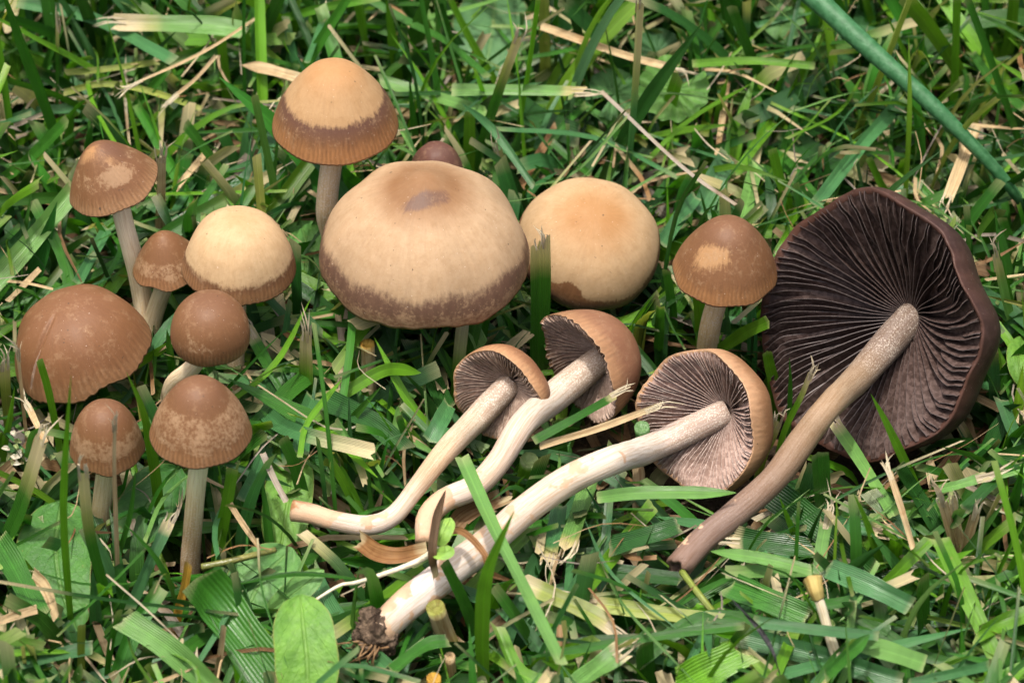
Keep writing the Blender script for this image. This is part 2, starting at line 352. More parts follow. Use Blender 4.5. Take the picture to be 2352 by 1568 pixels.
        Vt = np.stack(rows, 1).reshape(-1, 3); f = grid_faces(n, 4)
        me = mesh('gill', Vt, f, mats, midx=np.tile([0, 1, 0], n - 1), smooth=False)
        return me

def frame(axis, roll=0.0):
    z = Vector(axis).normalized(); y0 = Vector((0, 1, 0))
    x = y0.cross(z).normalized(); y = z.cross(x); m = Matrix((x, y, z)).transposed()
    return m @ Matrix.Rotation(roll, 3, 'Z')

def stem_mesh(path, rad, tints, prui, patch, n=46, k=20, seed=0, hollow=False, jag=0):
    P = spline(path, n); r = np.random.default_rng(seed); sv = np.linspace(0, 1, n)
    def curve(c): c = np.asarray(c, float); xs = np.linspace(0, 1, len(c)); return np.stack([np.interp(sv, xs, c[:, i]) for i in range(c.shape[1])], 1) if c.ndim > 1 else np.interp(sv, xs, c)
    R = curve(rad); C = curve(tints); pu = curve(prui); pa = curve(patch)
    T = np.gradient(P, axis=0); T /= np.linalg.norm(T, axis=1)[:, None]
    nx = nrm(np.cross(T[0], V(.3, .5, .9))); rows = []; ang = np.linspace(0, 2 * np.pi, k, endpoint=False)
    L = np.r_[0, np.cumsum(np.linalg.norm(np.diff(P, axis=0), axis=1))]
    for i in range(n):
        nx = nrm(nx - T[i] * (nx @ T[i])); ny = np.cross(T[i], nx)
        w = np.array([1 + .055 * mnoise.noise(Vector((math.cos(a) * 1.1, math.sin(a) * 1.1 + seed, L[i] * 1.6))) + .03 * mnoise.noise(Vector((math.cos(a) * 3, math.sin(a) * 3 + seed, L[i] * 4))) for a in ang])
        off = (T[i] * (r.uniform(-.6, 1, (k, 1)) * jag) if i == n - 1 and jag else 0)
        rows.append(P[i] + (nx * np.cos(ang)[:, None] + ny * np.sin(ang)[:, None]) * (R[i] * w)[:, None] + off)
    Vt = np.array(rows); 
    extra = 0
    if hollow:
        for j, f_ in ((n - 1, .55), (n - 4, .5), (n - 8, .3)):
            Vt = np.concatenate([Vt, (P[j] + (rows[j] - P[j]) * f_)[None]]); extra += 1
        C = np.vstack([C] + [C[-1] * .6] * 3); pu = np.r_[pu, 0, 0, 0]; pa = np.r_[pa, 0, 0, 0]; L = np.r_[L, L[-1], L[-1], L[-1]]
    nn = n + extra; f = grid_faces(nn, k, True).tolist(); f += [list(range(k))[::-1], [(nn - 1) * k + i for i in range(k)]]
    tint = np.concatenate([np.repeat(C[:, None], k, 1), np.repeat(pu[:, None, None], k, 1)], -1).reshape(-1, 4)
    buv = np.stack([np.repeat((ang / 6.2832)[None], nn, 0), np.repeat(L[:, None], k, 1), np.repeat(pa[:, None], k, 1)], -1).reshape(-1, 3)
    return Vt.reshape(-1, 3), f, {'tint': ('FLOAT_COLOR', tint), 'buv': ('FLOAT_VECTOR', buv)}

BROWN = (.150, .071, .031); TAN = (.385, .260, .148); ORANGE = (.30, .150, .055); DARKB = (.092, .046, .033); RIMC = (.225, .112, .050)
M_UNDER = mat_gill('cap_underside', (.20, .13, .09), (.30, .20, .14))
def blob(W, x, y, rx, ry, rot=0):
    dx, dy = W[..., 0] - x, W[..., 1] - y; c, s_ = math.cos(rot), math.sin(rot)
    return np.exp(-(((dx * c + dy * s_) / rx) ** 2 + ((-dx * s_ + dy * c) / ry) ** 2))

MUSH = 0
def mushroom(label, cap, mats, zones, centre, axis, path, rad, tints, prui, patch=(0, 0), roll=0, gills=None, group='mushrooms growing in the lawn', hollow=False, jag=0, seed=1, base=None, zvis=-9):
    root = bpy.data.objects.new('mushroom', None); COL.objects.link(root); root.empty_display_size = .01
    base = np.asarray(path[-1] if base is None else base); root.location = Vector(base) * S; tag(root, label, 'mushroom', group)
    me = cap.mesh(mats[:2], zones); c = put('cap', me, root, np.asarray(centre) - base)
    m3 = frame(axis, roll); c.rotation_mode = 'QUATERNION'; c.rotation_quaternion = m3.to_quaternion()
    vt, f, at_ = stem_mesh(path, rad, tints, prui, patch, seed=seed, hollow=hollow, jag=jag)
    s_ = put('stem', mesh('stem', vt - base, f, M_STEM, at_), root)
    co = np.empty(len(me.vertices) * 3); me.vertices.foreach_get('co', co); Wc = (co.reshape(-1, 3) / S) @ np.array(m3).T + centre
    mark(BACK, Wc, 2, .25, np.maximum); mark(BACK, vt[vt[:, 2] > zvis], 2, .12, np.maximum)
    if gills:
        n, ns, gd, gm, lean, wig, thick, rs = gills; r = np.random.default_rng(seed + 50)
        for i in range(n):
            p0 = 2 * np.pi * (i + r.uniform(-.18, .18)) / n
            put('gill', cap.gill(p0, 0, rs, r, gd, gm, lean, wig, thick), c)
            if ns: put('gill', cap.gill(p0 + np.pi / n * r.uniform(.85, 1.15), r.choice([.45, .58, .68]), rs, r, gd, gm, lean, wig * .6, thick), c)
    return root

def standing(label, cx, cy, hw, z, hpx, prof, base_px, zones, roll=0, tilt=0, sw=(22, 24), bend=None, seed=1, cols=None, mkw=None, tints=None, prui=(.25, .8, .6), zvis=1.05, **ck):
    """cx, cy = middle of the margin, hw = its half width, hpx = cap height, all in grid pixels; z = height of the margin"""
    c = at(cx, cy, z); k = pxcm(c); R = hw * k; H = hpx * k
    a = nrm(V(math.sin(math.radians(roll)), -math.sin(math.radians(tilt)), 1)); a[2] = math.sqrt(max(0, 1 - a[0] ** 2 - a[1] ** 2))
    cap = Cap(R, H, prof, seed=seed, **ck)
    cc = dict(moist=BROWN, pale=TAN, umbo=ORANGE, dark=DARKB, rim=RIMC); cc.update(cols or {})
    m = mat_cap('cap_skin', **cc, **(mkw or {}))
    top = c + a * cap.inner(np.array([.02 * R]))[0] * .98; pts = [top, c + a * .0]
    for (x, y, zz) in (bend or []): pts.append(at(x, y, zz))
    b = at(*base_px); b2 = b.copy(); b2[2] = -.3
    pts += [b, b + (b2 - b) * (1 if b[2] > .2 else .5)]
    tn = tints or [(.50, .36, .20), (.52, .40, .22), (.42, .30, .17), (.30, .20, .11)]
    return mushroom(label, cap, [m, M_UNDER], zones, c, a, pts, [sw[0] * k, sw[0] * k, sw[1] * k, sw[1] * k * 1.05], tn, prui, seed=seed, zvis=zvis)

FRONT = -np.pi / 2
def band(T, a, b, s=.05): return smooth01(T, a - s, a + s) * (1 - smooth01(T, b - s, b + s))
def zn(pale=0, umbo=0, dark=0, frost=0):
    z = lambda T: [np.zeros_like(T) + pale, np.zeros_like(T) + umbo, np.zeros_like(T) + dark]
    return z
def zA(T, P, W): return [.30 * (1 - smooth01(T, .0, .5)) + .55 * blob(W, -.2, -.15, .22, .16) + .45 * blob(W, .35, -.35, .3, .16), (1 - smooth01(T, 0, .6)), .5 * blob(W, .3, -.05, .3, .3)], .62 * blob(W, .3, -.5, .42, .2) + .48 * band(T, .45, .68)
def zB(T, P, W): return [1.15 * (1 - smooth01(T, .44, .74)) + .1, (1 - smooth01(T, .12, .5)) * .95, .75 * band(T, .5, .74, .1)], .33 * band(T, .55, .85)
def zC(T, P, W): return [T * 0, T * 0, .2 + .8 * blob(W, .3, -.2, .5, .3)], T * 0
def zD(T, P, W): return [T * 0 + .02, T * 0, T * 0], .62 * band(T, .52, .86, .08)
def zE(T, P, W): return [1.25 * (1 - smooth01(T, .62, .90)) + .02, .55 * (1 - smooth01(T, .0, .3)), .25 * band(T, .7, .85)], .45 * band(T, .66, .86)
def zF(T, P, W): return [T * 0 + .02, T * 0, .25 * (1 - smooth01(T, .1, .5))], .58 * band(T, .50, .80, .08) * (.6 + .4 * np.sin(P * 3 + 1))
def zG(T, P, W): return [T * 0, T * 0, .15 * (1 - smooth01(T, .2, .6))], .30 * blob(W, .4, -.5, .35, .25)
def zH(T, P, W): return [T * 0 + .03, T * 0, .2 * (1 - smooth01(T, .2, .5))], .72 * band(T, .50, .80, .08)
def zI(T, P, W): return [.30 * band(T, .42, .84, .1), T * 0, .2 * (1 - smooth01(T, .2, .5))], .66 * band(T, .40, .86, .08)
def zJ(T, P, W):
    wv = .012 * np.sin(P * 5) + .012 * np.sin(P * 9 + 1)
    return [1.25 * (1 - smooth01(T + wv, .60, .93)) - 1.3 * blob(W, -.02, -.24, .24, .10, .35) - .5 * blob(W, .20, -.16, .08, .10), (1 - smooth01(T, .20, .44)),   .85 * band(T, .66, .93, .05) + .9 * blob(W, -.02, -.24, .24, .13, .35)], .66 * smooth01(T, .84, .95) + .30 * band(T, .70, .9)
def zK(T, P, W):
    return [1.25 * (1 - smooth01(T + .03 * np.sin(P * 3 + 1), .68, .96)) - 1.1 * blob(W, -.30, -.90, .17, .12) - .5 * smooth01(np.cos(P + 2.6), .6, 1) * smooth01(T, .7, .9), (1 - smooth01(T, .12, .55)) * 1.15, .9 * smooth01(T, .8, .95)], .55 * smooth01(T, .9, .99)
def zL(T, P, W): return [.78 * blob(W, -.26, -.56, .34, .17, -.25) + .42 * blob(W, -.55, -.35, .25, .22), T * 0 + .3, .25 * (1 - smooth01(T, .2, .6))], .55 * blob(W, -.35, -.55, .4, .26)

standing('brown and buff cone-capped mushroom on a long pale leaning stem, tallest of the left cluster', 262, 424, 109, 2.75, 122, 'cone', (342, 790, .4), zA, zvis=.9, roll=-17, sw=(22, 24), bend=[(290, 530, 2.15), (322, 655, 1.3)], seed=3, scal=.012, scal_n=46, wob=.012, wz=.02, tints=[(0.820, 0.711, 0.493), (0.820, 0.711, 0.493), (0.725, 0.580, 0.377), (0.522, 0.392, 0.232)], prui=(.2, .35, .6, .5), cols=dict(pale=(.30, .175, .09), rim=(.24, .13, .062)), mkw=dict(stri=62, strength=.13, soft=.22))
standing('bell-capped mushroom with tan top over dark ring and orange rim, behind the widest buff cap', 770, 288, 146, 3.2, 172, 'bell', (800, 650, .6), zB, zvis=1.7, sw=(25, 25), bend=[(752, 450, 2.35), (756, 520, 1.8)], seed=5, scal=.010, scal_n=60, wob=.008, wz=.012, cols=dict(rim=(.26, .122, .047), pale=(.36, .225, .11)), mkw=dict(stri=80, strength=.12, soft=.2), tints=[(0.580, 0.406, 0.217), (0.667, 0.507, 0.304), (0.522, 0.392, 0.246), (0.435, 0.290, 0.174)], prui=(.5, 1, .9))
standing('small dark brown cap peeping out from behind the widest buff cap', 1003, 402, 63, 2.0, 86, 'hemi', (1003, 470, .6), zC, seed=8, sw=(10, 10), cols=dict(moist=(.10, .042, .029)))
standing('small brown cone-capped mushroom tucked against the cream dome-shaped cap', 388, 612, 84, 1.85, 100, 'cone', (338, 850, .3), zD, roll=-6, sw=(21, 21), bend=[(352, 735, .95)], seed=11, scal=.014, scal_n=40, mkw=dict(stri=52, strength=.13), tints=[(0.820, 0.696, 0.450), (0.812, 0.667, 0.420), (0.667, 0.522, 0.319), (0.464, 0.348, 0.217)], prui=(.3, .4, .7))
standing('cream dome-shaped mushroom with frosted brown ring above an orange rim, in the left cluster', 548, 616, 131, 2.3, 152, 'hemi', (538, 940, .3), zE, roll=3, sw=(20, 21), seed=13, scal=.014, scal_n=50, wob=.012, wz=.02, cols=dict(pale=(.43, .295, .16)), mkw=dict(stri=76, strength=.11, soft=.22), tints=[(0.609, 0.478, 0.290), (0.580, 0.450, 0.275), (0.493, 0.377, 0.232), (0.435, 0.319, 0.189)], prui=(.5, .9, .9))
standing('round ball-shaped brown mushroom cap in front of the cream dome-shaped cap', 485, 786, 92, 2.35, 130, 'ball', (395, 905, 1.0), zF, sw=(20, 26), bend=[(440, 845, 1.75)], seed=17, wob=.012, wz=.01, tints=[(0.797, 0.652, 0.435), (0.797, 0.652, 0.435), (0.652, 0.522, 0.319), (0.435, 0.319, 0.203)], prui=(.3, .8, .8))
standing('big plain brown dome-capped mushroom with a crease, at the edge of the left cluster', 191, 812, 162, 1.55, 156, 'hemi', (205, 900, .2), zG, zvis=9, roll=-15, seed=19, sw=(26, 26), scal=.018, scal_n=42, wob=.012, wz=.03, cols=dict(moist=(.158, .073, .032), rim=(.225, .115, .054)), mkw=dict(stri=66, strength=.10), dents=[(-2.15, .52, .34, .028, .050, -.5)])
standing('smallest upright brown mushroom with a frosted band, standing among upright blades', 247, 1032, 86, 1.75, 138, 'hemi', (231, 1205, .5), zH, sw=(22, 23), seed=23, scal=.016, scal_n=44, wob=.012, tints=[(0.783, 0.667, 0.392), (0.812, 0.696, 0.392), (0.609, 0.478, 0.290), (0.435, 0.319, 0.203)], prui=(.1, .4, 1), mkw=dict(stri=52, strength=.14))
standing('brown mushroom with tan mottled skirt on a straight bare stem, fully in view', 462, 994, 118, 2.45, 158, 'bell', (437, 1300, .3), zI, zvis=.35, sw=(22, 23), bend=[(450, 1130, 1.55)], seed=29, scal=.014, scal_n=48, wob=.010, wz=.012, tints=[(0.812, 0.725, 0.420), (0.820, 0.783, 0.450), (0.580, 0.420, 0.246), (0.377, 0.232, 0.131)], prui=(0, .3, 1, .9), mkw=dict(stri=64, strength=.15))
standing('widest mushroom, broad buff cap with orange-brown boss and dark brown skirt', 975, 602, 240, 2.2, 252, 'boss', (985, 800, .3), zJ, zvis=9, roll=1, seed=31, sw=(26, 26), scal=.012, scal_n=26, wob=.014, wz=.030, lobes=(2, 5, 9), cols=dict(dark=(.105, .058, .038), moist=(.15, .078, .045), umbo=(.160, .074, .028), rim=(.18, .092, .050), pale=(.36, .245, .142)), mkw=dict(stri=50, strength=.05, soft=.26))
standing('broad pale buff mushroom cap with an orange centre, beside the widest cap', 1350, 570, 167, 1.4, 150, 'flat', (1350, 660, .2), zK, zvis=9, roll=6, tilt=20, seed=37, sw=(24, 24), scal=.010, scal_n=30, wob=.008, wz=.02, cols=dict(pale=(.385, .262, .142), umbo=(.26, .122, .038), dark=(.085, .045, .032)), mkw=dict(stri=50, strength=.05))
standing('upright brown mushroom with one pale blotch, between the buff cap and the dark gilled cap', 1665, 626, 121, 2.2, 152, 'bell', (1622, 850, .3), zL, roll=2, sw=(24, 26), bend=[(1632, 750, 1.3)], seed=41, scal=.012, scal_n=50, wob=.010, wz=.014, cols=dict(rim=(.24, .115, .045), pale=(.34, .20, .095)), mkw=dict(stri=70, strength=.10, soft=.2), tints=[(0.609, 0.435, 0.217), (0.667, 0.493, 0.261), (0.638, 0.478, 0.275), (0.435, 0.290, 0.174)], prui=(.4, .9, 1))

# picked mushrooms lying on the grass
def camvec(r, u, f): return nrm(RGT * r + UPV * u + FWD * f)
def lying(label, cx, cy, Rpx, z, Hr, prof, axis, zones, near, path, radpx, tints, prui, patch, gills, cols, mkw=None, roll=0, seed=1, hollow=False, jag=0, **ck):
    """near = pixels of the stem while it passes in front of the gills (with its distance in front of the margin plane), path = pixels with heights"""
    c = at(cx, cy, z); k = pxcm(c); R = Rpx * k; cap = Cap(R, Hr * R, prof, seed=seed, **ck)
    cc = dict(moist=BROWN, pale=TAN, umbo=ORANGE, dark=DARKB, rim=RIMC); cc.update(cols)
    m = mat_cap('cap_skin', **cc, **(mkw or {}))
    n, ns, gd, gface, gface2, gedge, lean, wig, thick, rs, gsc = gills
    cap.gd = gd; cap.rs = rs * R
    gm = [mat_gill('gill_face', gface, gface2, scale=gsc), mat_edge('gill_edge', gedge)]
    m3 = np.array(frame(axis, roll)); pts = [c + m3 @ V(cap.ecc, 0, (gd + .07) * R)]
    for x, y, off in near:
        d = ray(x, y); pts.append(CAM + d * (((c - axis * off - CAM) @ axis) / (d @ axis)))
    pts += [at(x, y, zz) for x, y, zz in path]
    return mushroom(label, cap, [m, gm[0]], zones, c, axis, pts, [q * k for q in radpx], tints, prui, patch, roll, (n, ns, gd, gm, lean, wig, thick, rs * R), 'picked mushrooms lying on the lawn', hollow, jag, seed)
GB = (.29, .20, .15); GB2 = (.40, .29, .222)
def zM(T, P, W): return [T * 0, T * 0, T * 0], .16 * smooth01(T, .7, .95)
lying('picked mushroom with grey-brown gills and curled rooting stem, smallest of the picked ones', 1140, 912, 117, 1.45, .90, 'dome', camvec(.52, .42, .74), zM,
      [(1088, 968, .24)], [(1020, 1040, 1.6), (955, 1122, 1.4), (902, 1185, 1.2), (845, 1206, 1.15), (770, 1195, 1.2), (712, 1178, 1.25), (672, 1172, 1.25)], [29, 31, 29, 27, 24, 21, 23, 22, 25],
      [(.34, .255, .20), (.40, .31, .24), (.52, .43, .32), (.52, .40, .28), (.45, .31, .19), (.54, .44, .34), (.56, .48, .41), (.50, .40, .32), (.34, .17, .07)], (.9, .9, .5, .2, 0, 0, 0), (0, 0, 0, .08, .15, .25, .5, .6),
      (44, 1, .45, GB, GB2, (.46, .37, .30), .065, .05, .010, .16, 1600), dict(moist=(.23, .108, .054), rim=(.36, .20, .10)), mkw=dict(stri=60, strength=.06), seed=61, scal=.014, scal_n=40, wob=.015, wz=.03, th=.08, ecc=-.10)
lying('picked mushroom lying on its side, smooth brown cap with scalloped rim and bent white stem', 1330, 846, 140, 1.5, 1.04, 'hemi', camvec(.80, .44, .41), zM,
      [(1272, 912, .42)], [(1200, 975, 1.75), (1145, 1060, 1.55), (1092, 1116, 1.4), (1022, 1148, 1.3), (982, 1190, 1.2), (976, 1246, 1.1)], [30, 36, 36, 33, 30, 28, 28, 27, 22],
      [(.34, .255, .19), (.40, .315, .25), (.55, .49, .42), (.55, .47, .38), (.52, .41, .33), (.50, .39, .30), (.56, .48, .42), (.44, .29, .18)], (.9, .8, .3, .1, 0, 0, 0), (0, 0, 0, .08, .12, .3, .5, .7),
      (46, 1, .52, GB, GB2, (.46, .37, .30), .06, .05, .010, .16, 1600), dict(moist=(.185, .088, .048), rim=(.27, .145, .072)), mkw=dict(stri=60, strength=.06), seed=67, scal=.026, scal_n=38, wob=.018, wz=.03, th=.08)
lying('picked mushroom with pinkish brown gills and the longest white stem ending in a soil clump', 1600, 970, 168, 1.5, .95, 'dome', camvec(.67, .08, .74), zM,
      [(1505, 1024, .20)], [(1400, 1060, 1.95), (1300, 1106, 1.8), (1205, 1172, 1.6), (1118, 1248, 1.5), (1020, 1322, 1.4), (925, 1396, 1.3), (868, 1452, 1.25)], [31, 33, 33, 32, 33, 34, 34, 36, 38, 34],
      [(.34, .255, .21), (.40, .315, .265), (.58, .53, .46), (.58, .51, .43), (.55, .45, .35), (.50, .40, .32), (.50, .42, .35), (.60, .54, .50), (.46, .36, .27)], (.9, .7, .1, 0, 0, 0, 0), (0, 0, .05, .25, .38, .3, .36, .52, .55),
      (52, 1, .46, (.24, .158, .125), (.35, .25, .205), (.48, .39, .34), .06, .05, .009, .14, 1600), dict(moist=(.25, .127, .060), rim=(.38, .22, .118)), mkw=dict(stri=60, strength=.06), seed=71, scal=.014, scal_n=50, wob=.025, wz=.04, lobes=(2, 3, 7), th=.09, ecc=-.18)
def zP(T, P, W): return [T * 0, T * 0, .5 + .3 * np.sin(P * 7)], T * 0
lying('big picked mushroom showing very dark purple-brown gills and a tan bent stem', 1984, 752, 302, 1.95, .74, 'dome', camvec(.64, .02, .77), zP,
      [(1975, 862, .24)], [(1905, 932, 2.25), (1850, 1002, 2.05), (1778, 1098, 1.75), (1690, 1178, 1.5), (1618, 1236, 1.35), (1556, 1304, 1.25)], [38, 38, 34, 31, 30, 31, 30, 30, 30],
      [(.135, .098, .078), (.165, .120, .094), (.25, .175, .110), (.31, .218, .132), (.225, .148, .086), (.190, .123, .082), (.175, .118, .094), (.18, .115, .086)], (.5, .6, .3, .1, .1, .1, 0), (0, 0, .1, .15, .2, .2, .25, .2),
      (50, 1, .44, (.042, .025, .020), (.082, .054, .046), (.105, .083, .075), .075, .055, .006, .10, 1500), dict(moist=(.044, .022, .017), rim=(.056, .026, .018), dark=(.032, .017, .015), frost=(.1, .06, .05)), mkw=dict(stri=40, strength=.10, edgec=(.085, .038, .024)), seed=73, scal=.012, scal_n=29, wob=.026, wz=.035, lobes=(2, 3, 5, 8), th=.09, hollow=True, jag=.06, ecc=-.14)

# ---------------------------------------------------------------- grass
TINT = {'g': (.038, .145, .015), 'y': (.100, .250, .013), 'b': (.056, .172, .056), 'd': (.020, .082, .013), 'p': (.125, .270, .062),
        's': (.50, .38, .21), 'r': (.26, .15, .065), 'o': (.50, .30, .04), 'k': (.012, .011, .012), 'w': (.60, .54, .38), 'e': (.24, .29, .055), 'n': (.34, .30, .24)}
STRAW = np.array([.52, .43, .25]); YEL = np.array([.30, .30, .07])
def blade_geo(path, width, facing, tint, tip='p', tail='c', nseg=12, nc=5, fold=.35, wave=0.0, twist=0.0, dry=0.0, base_pale=0.0, rg=None, taper=.28, jitter=.06):
    """ribbon along path (base first); V-folded section; cut, frayed or pointed ends.  returns verts, quads, tint, buv"""
    rg = rg or rng; P = spline(path, nseg + 1); n = nseg + 1; v = np.linspace(0, 1, n)
    T = np.gradient(P, axis=0); T /= np.linalg.norm(T, axis=1)[:, None] + 1e-9
    F = np.asarray(facing, float); Sd = np.cross(T, F); Sd /= np.linalg.norm(Sd, axis=1)[:, None] + 1e-9; N = np.cross(Sd, T)
    if twist:
        a = twist * (v - .5); c, s_ = np.cos(a)[:, None], np.sin(a)[:, None]; Sd, N = Sd * c + N * s_, N * c - Sd * s_
    w = np.full(n, width * .5) * (1 + .05 * np.sin(v * 9 + rg.uniform(0, 6)))
    if tip == 'p': w *= np.clip((1 - v) / taper, 0, 1) ** .75 * (1 - .0) + .0
    else: w *= 1 - .12 * v
    if tail == 'p': w *= np.clip(v / taper, .02, 1) ** .75
    elif tail == 'b': w *= .55 + .45 * np.clip(v / .4, 0, 1)
    w = np.maximum(w, width * .012)
    u = np.linspace(-1, 1, nc); X = np.zeros((n, nc, 3))
    fo = fold * (1 + .3 * np.sin(v * 5 + rg.uniform(0, 6)))
    for j, uu in enumerate(u):
        h = (abs(uu) - .5) * fo + wave * np.sin(uu * 5 + v * 7)
        X[:, j] = P + Sd * (uu * w)[:, None] + N * (h * w)[:, None]
    L = np.linalg.norm(np.diff(P, axis=0), axis=1).sum()
    C = np.repeat(np.repeat(np.asarray(tint, float)[None, None], n, 0), nc, 1)
    C = C * (1 + .10 * rg.normal(size=(1, 1, 1))) * (1 + .06 * rg.normal(size=(n, 1, 1)))
    if base_pale: b = (base_pale * np.clip(1 - v * 3, 0, 1))[:, None, None]; C = C * (1 - b) + np.array([.26, .34, .10]) * b
    def dress(i0, sgn, kind):
        nonlocal C
        if kind in 'cf':
            am = min(width, .3) * (.05 if kind == 'c' else .32); X[i0] += T[i0] * sgn * (rg.uniform(-1, 1, (nc, 1)) * am + u[:, None] * rg.normal() * .22 * width)
        if kind == 'f':
            k = 2; 
            for q in range(k + 1):
                i = i0 - q * sgn; f_ = (1 - q / (k + 1)) ** .6; C[i] = C[i] * (1 - f_) + STRAW * f_ * rg.uniform(.8, 1.15)
        elif kind == 'c': C[i0] = C[i0] * .7 + STRAW * .3
    dress(n - 1, 1, tip); dress(0, -1, tail)
    if dry:
        f_ = smooth01(v + .12 * rg.normal(), 1 - dry - .12, 1 - dry + .12)[:, None, None]; g_ = np.clip(f_ * (1 - f_) * 4, 0, 1)
        C = C * (1 - f_) + STRAW * f_; C = C * (1 - .5 * g_) + YEL * .5 * g_
    C = np.clip(C, .004, .9)
    buv = np.stack([np.repeat(((u + 1) / 2)[None], n, 0), np.repeat((v * L)[:, None], nc, 1), np.full((n, nc), rg.uniform())], -1)
    return X.reshape(-1, 3), grid_faces(n, nc), np.concatenate([C, np.ones((n, nc, 1))], -1).reshape(-1, 4), buv.reshape(-1, 3)
def tube_geo(path, r0, r1, tint, k=8, nseg=12, dry=0.0, rg=None, ribs=0.0, tipc=None):
    rg = rg or rng; seedp = rg.uniform(0, 6); P = spline(path, nseg + 1); n = nseg + 1; T = np.gradient(P, axis=0); T /= np.linalg.norm(T, axis=1)[:, None]
    nx = nrm(np.cross(T[0], V(.2, .4, .9))); rows = []; ang = np.linspace(0, 2 * np.pi, k, endpoint=False)
    for i in range(n):
        nx = nrm(nx - T[i] * (nx @ T[i])); ny = np.cross(T[i], nx); r = (r0 + (r1 - r0) * i / nseg) * (1 + .03 * math.sin(i * .9 + seedp))
        rows.append(P[i] + (nx * np.cos(ang)[:, None] + ny * np.sin(ang)[:, None]) * (r * (1 + ribs * np.cos(ang * 4)))[:, None])
    X = np.array(rows); rows_in = P[-1] + (rows[-1] - P[-1]) * .55 - T[-1] * r1 * .5; X = np.concatenate([X, rows_in[None]])
    v = np.r_[np.linspace(0, 1, n), 1]; L = np.linalg.norm(np.diff(P, axis=0), axis=1).sum()
    C = np.repeat(np.repeat(np.asarray(tint, float)[None, None], n + 1, 0), k, 1) * (1 + .07 * rg.normal(size=(n + 1, 1, 1)))
    if dry: f_ = smooth01(v, 1 - dry - .2, 1 - dry + .1)[:, None, None]; C = C * (1 - f_) + STRAW * f_
    if tipc is not None: C[-2:] = np.asarray(tipc)
    buv = np.stack([np.repeat((ang / 6.2832)[None], n + 1, 0), np.repeat((v * L)[:, None], k, 1), np.full((n + 1, k), rg.uniform())], -1)
    f = grid_faces(n + 1, k, True).tolist() + [[n * k + i for i in range(k)], list(range(k))[::-1]]
    return X.reshape(-1, 3), f, np.concatenate([np.clip(C, .004, .9), np.ones((n + 1, k, 1))], -1).reshape(-1, 4), buv.reshape(-1, 3)
class Heap:
    def __init__(s): s.v, s.f, s.c, s.b, s.n = [], [], [], [], 0
    def add(s, g):
        X, f, c, b = g; s.v.append(X)
        s.f += [[q + s.n for q in ff] for ff in f] if isinstance(f, list) else (f + s.n).tolist()
        s.c.append(c); s.b.append(b); s.n += len(X)
    def link(s, name, mat, label, cat):
        me = mesh(name, np.vstack(s.v), s.f, mat, {'tint': ('FLOAT_COLOR', np.vstack(s.c)), 'buv': ('FLOAT_VECTOR', np.vstack(s.b))})
        return tag(put(name, me), label, cat, kind='stuff')
def single(name, g, mat, label, cat, group=None):
    X, f, c, b = g; o = X[np.argmin(X[:, 2])].copy()
    me = mesh(name, X - o, f, mat, {'tint': ('FLOAT_COLOR', c), 'buv': ('FLOAT_VECTOR', b)})
    return tag(put(name, me, loc=o), label, cat, group)

H_GRASS, H_WIDE, H_DRY = Heap(), Heap(), Heap()
TOCAM = -FWD
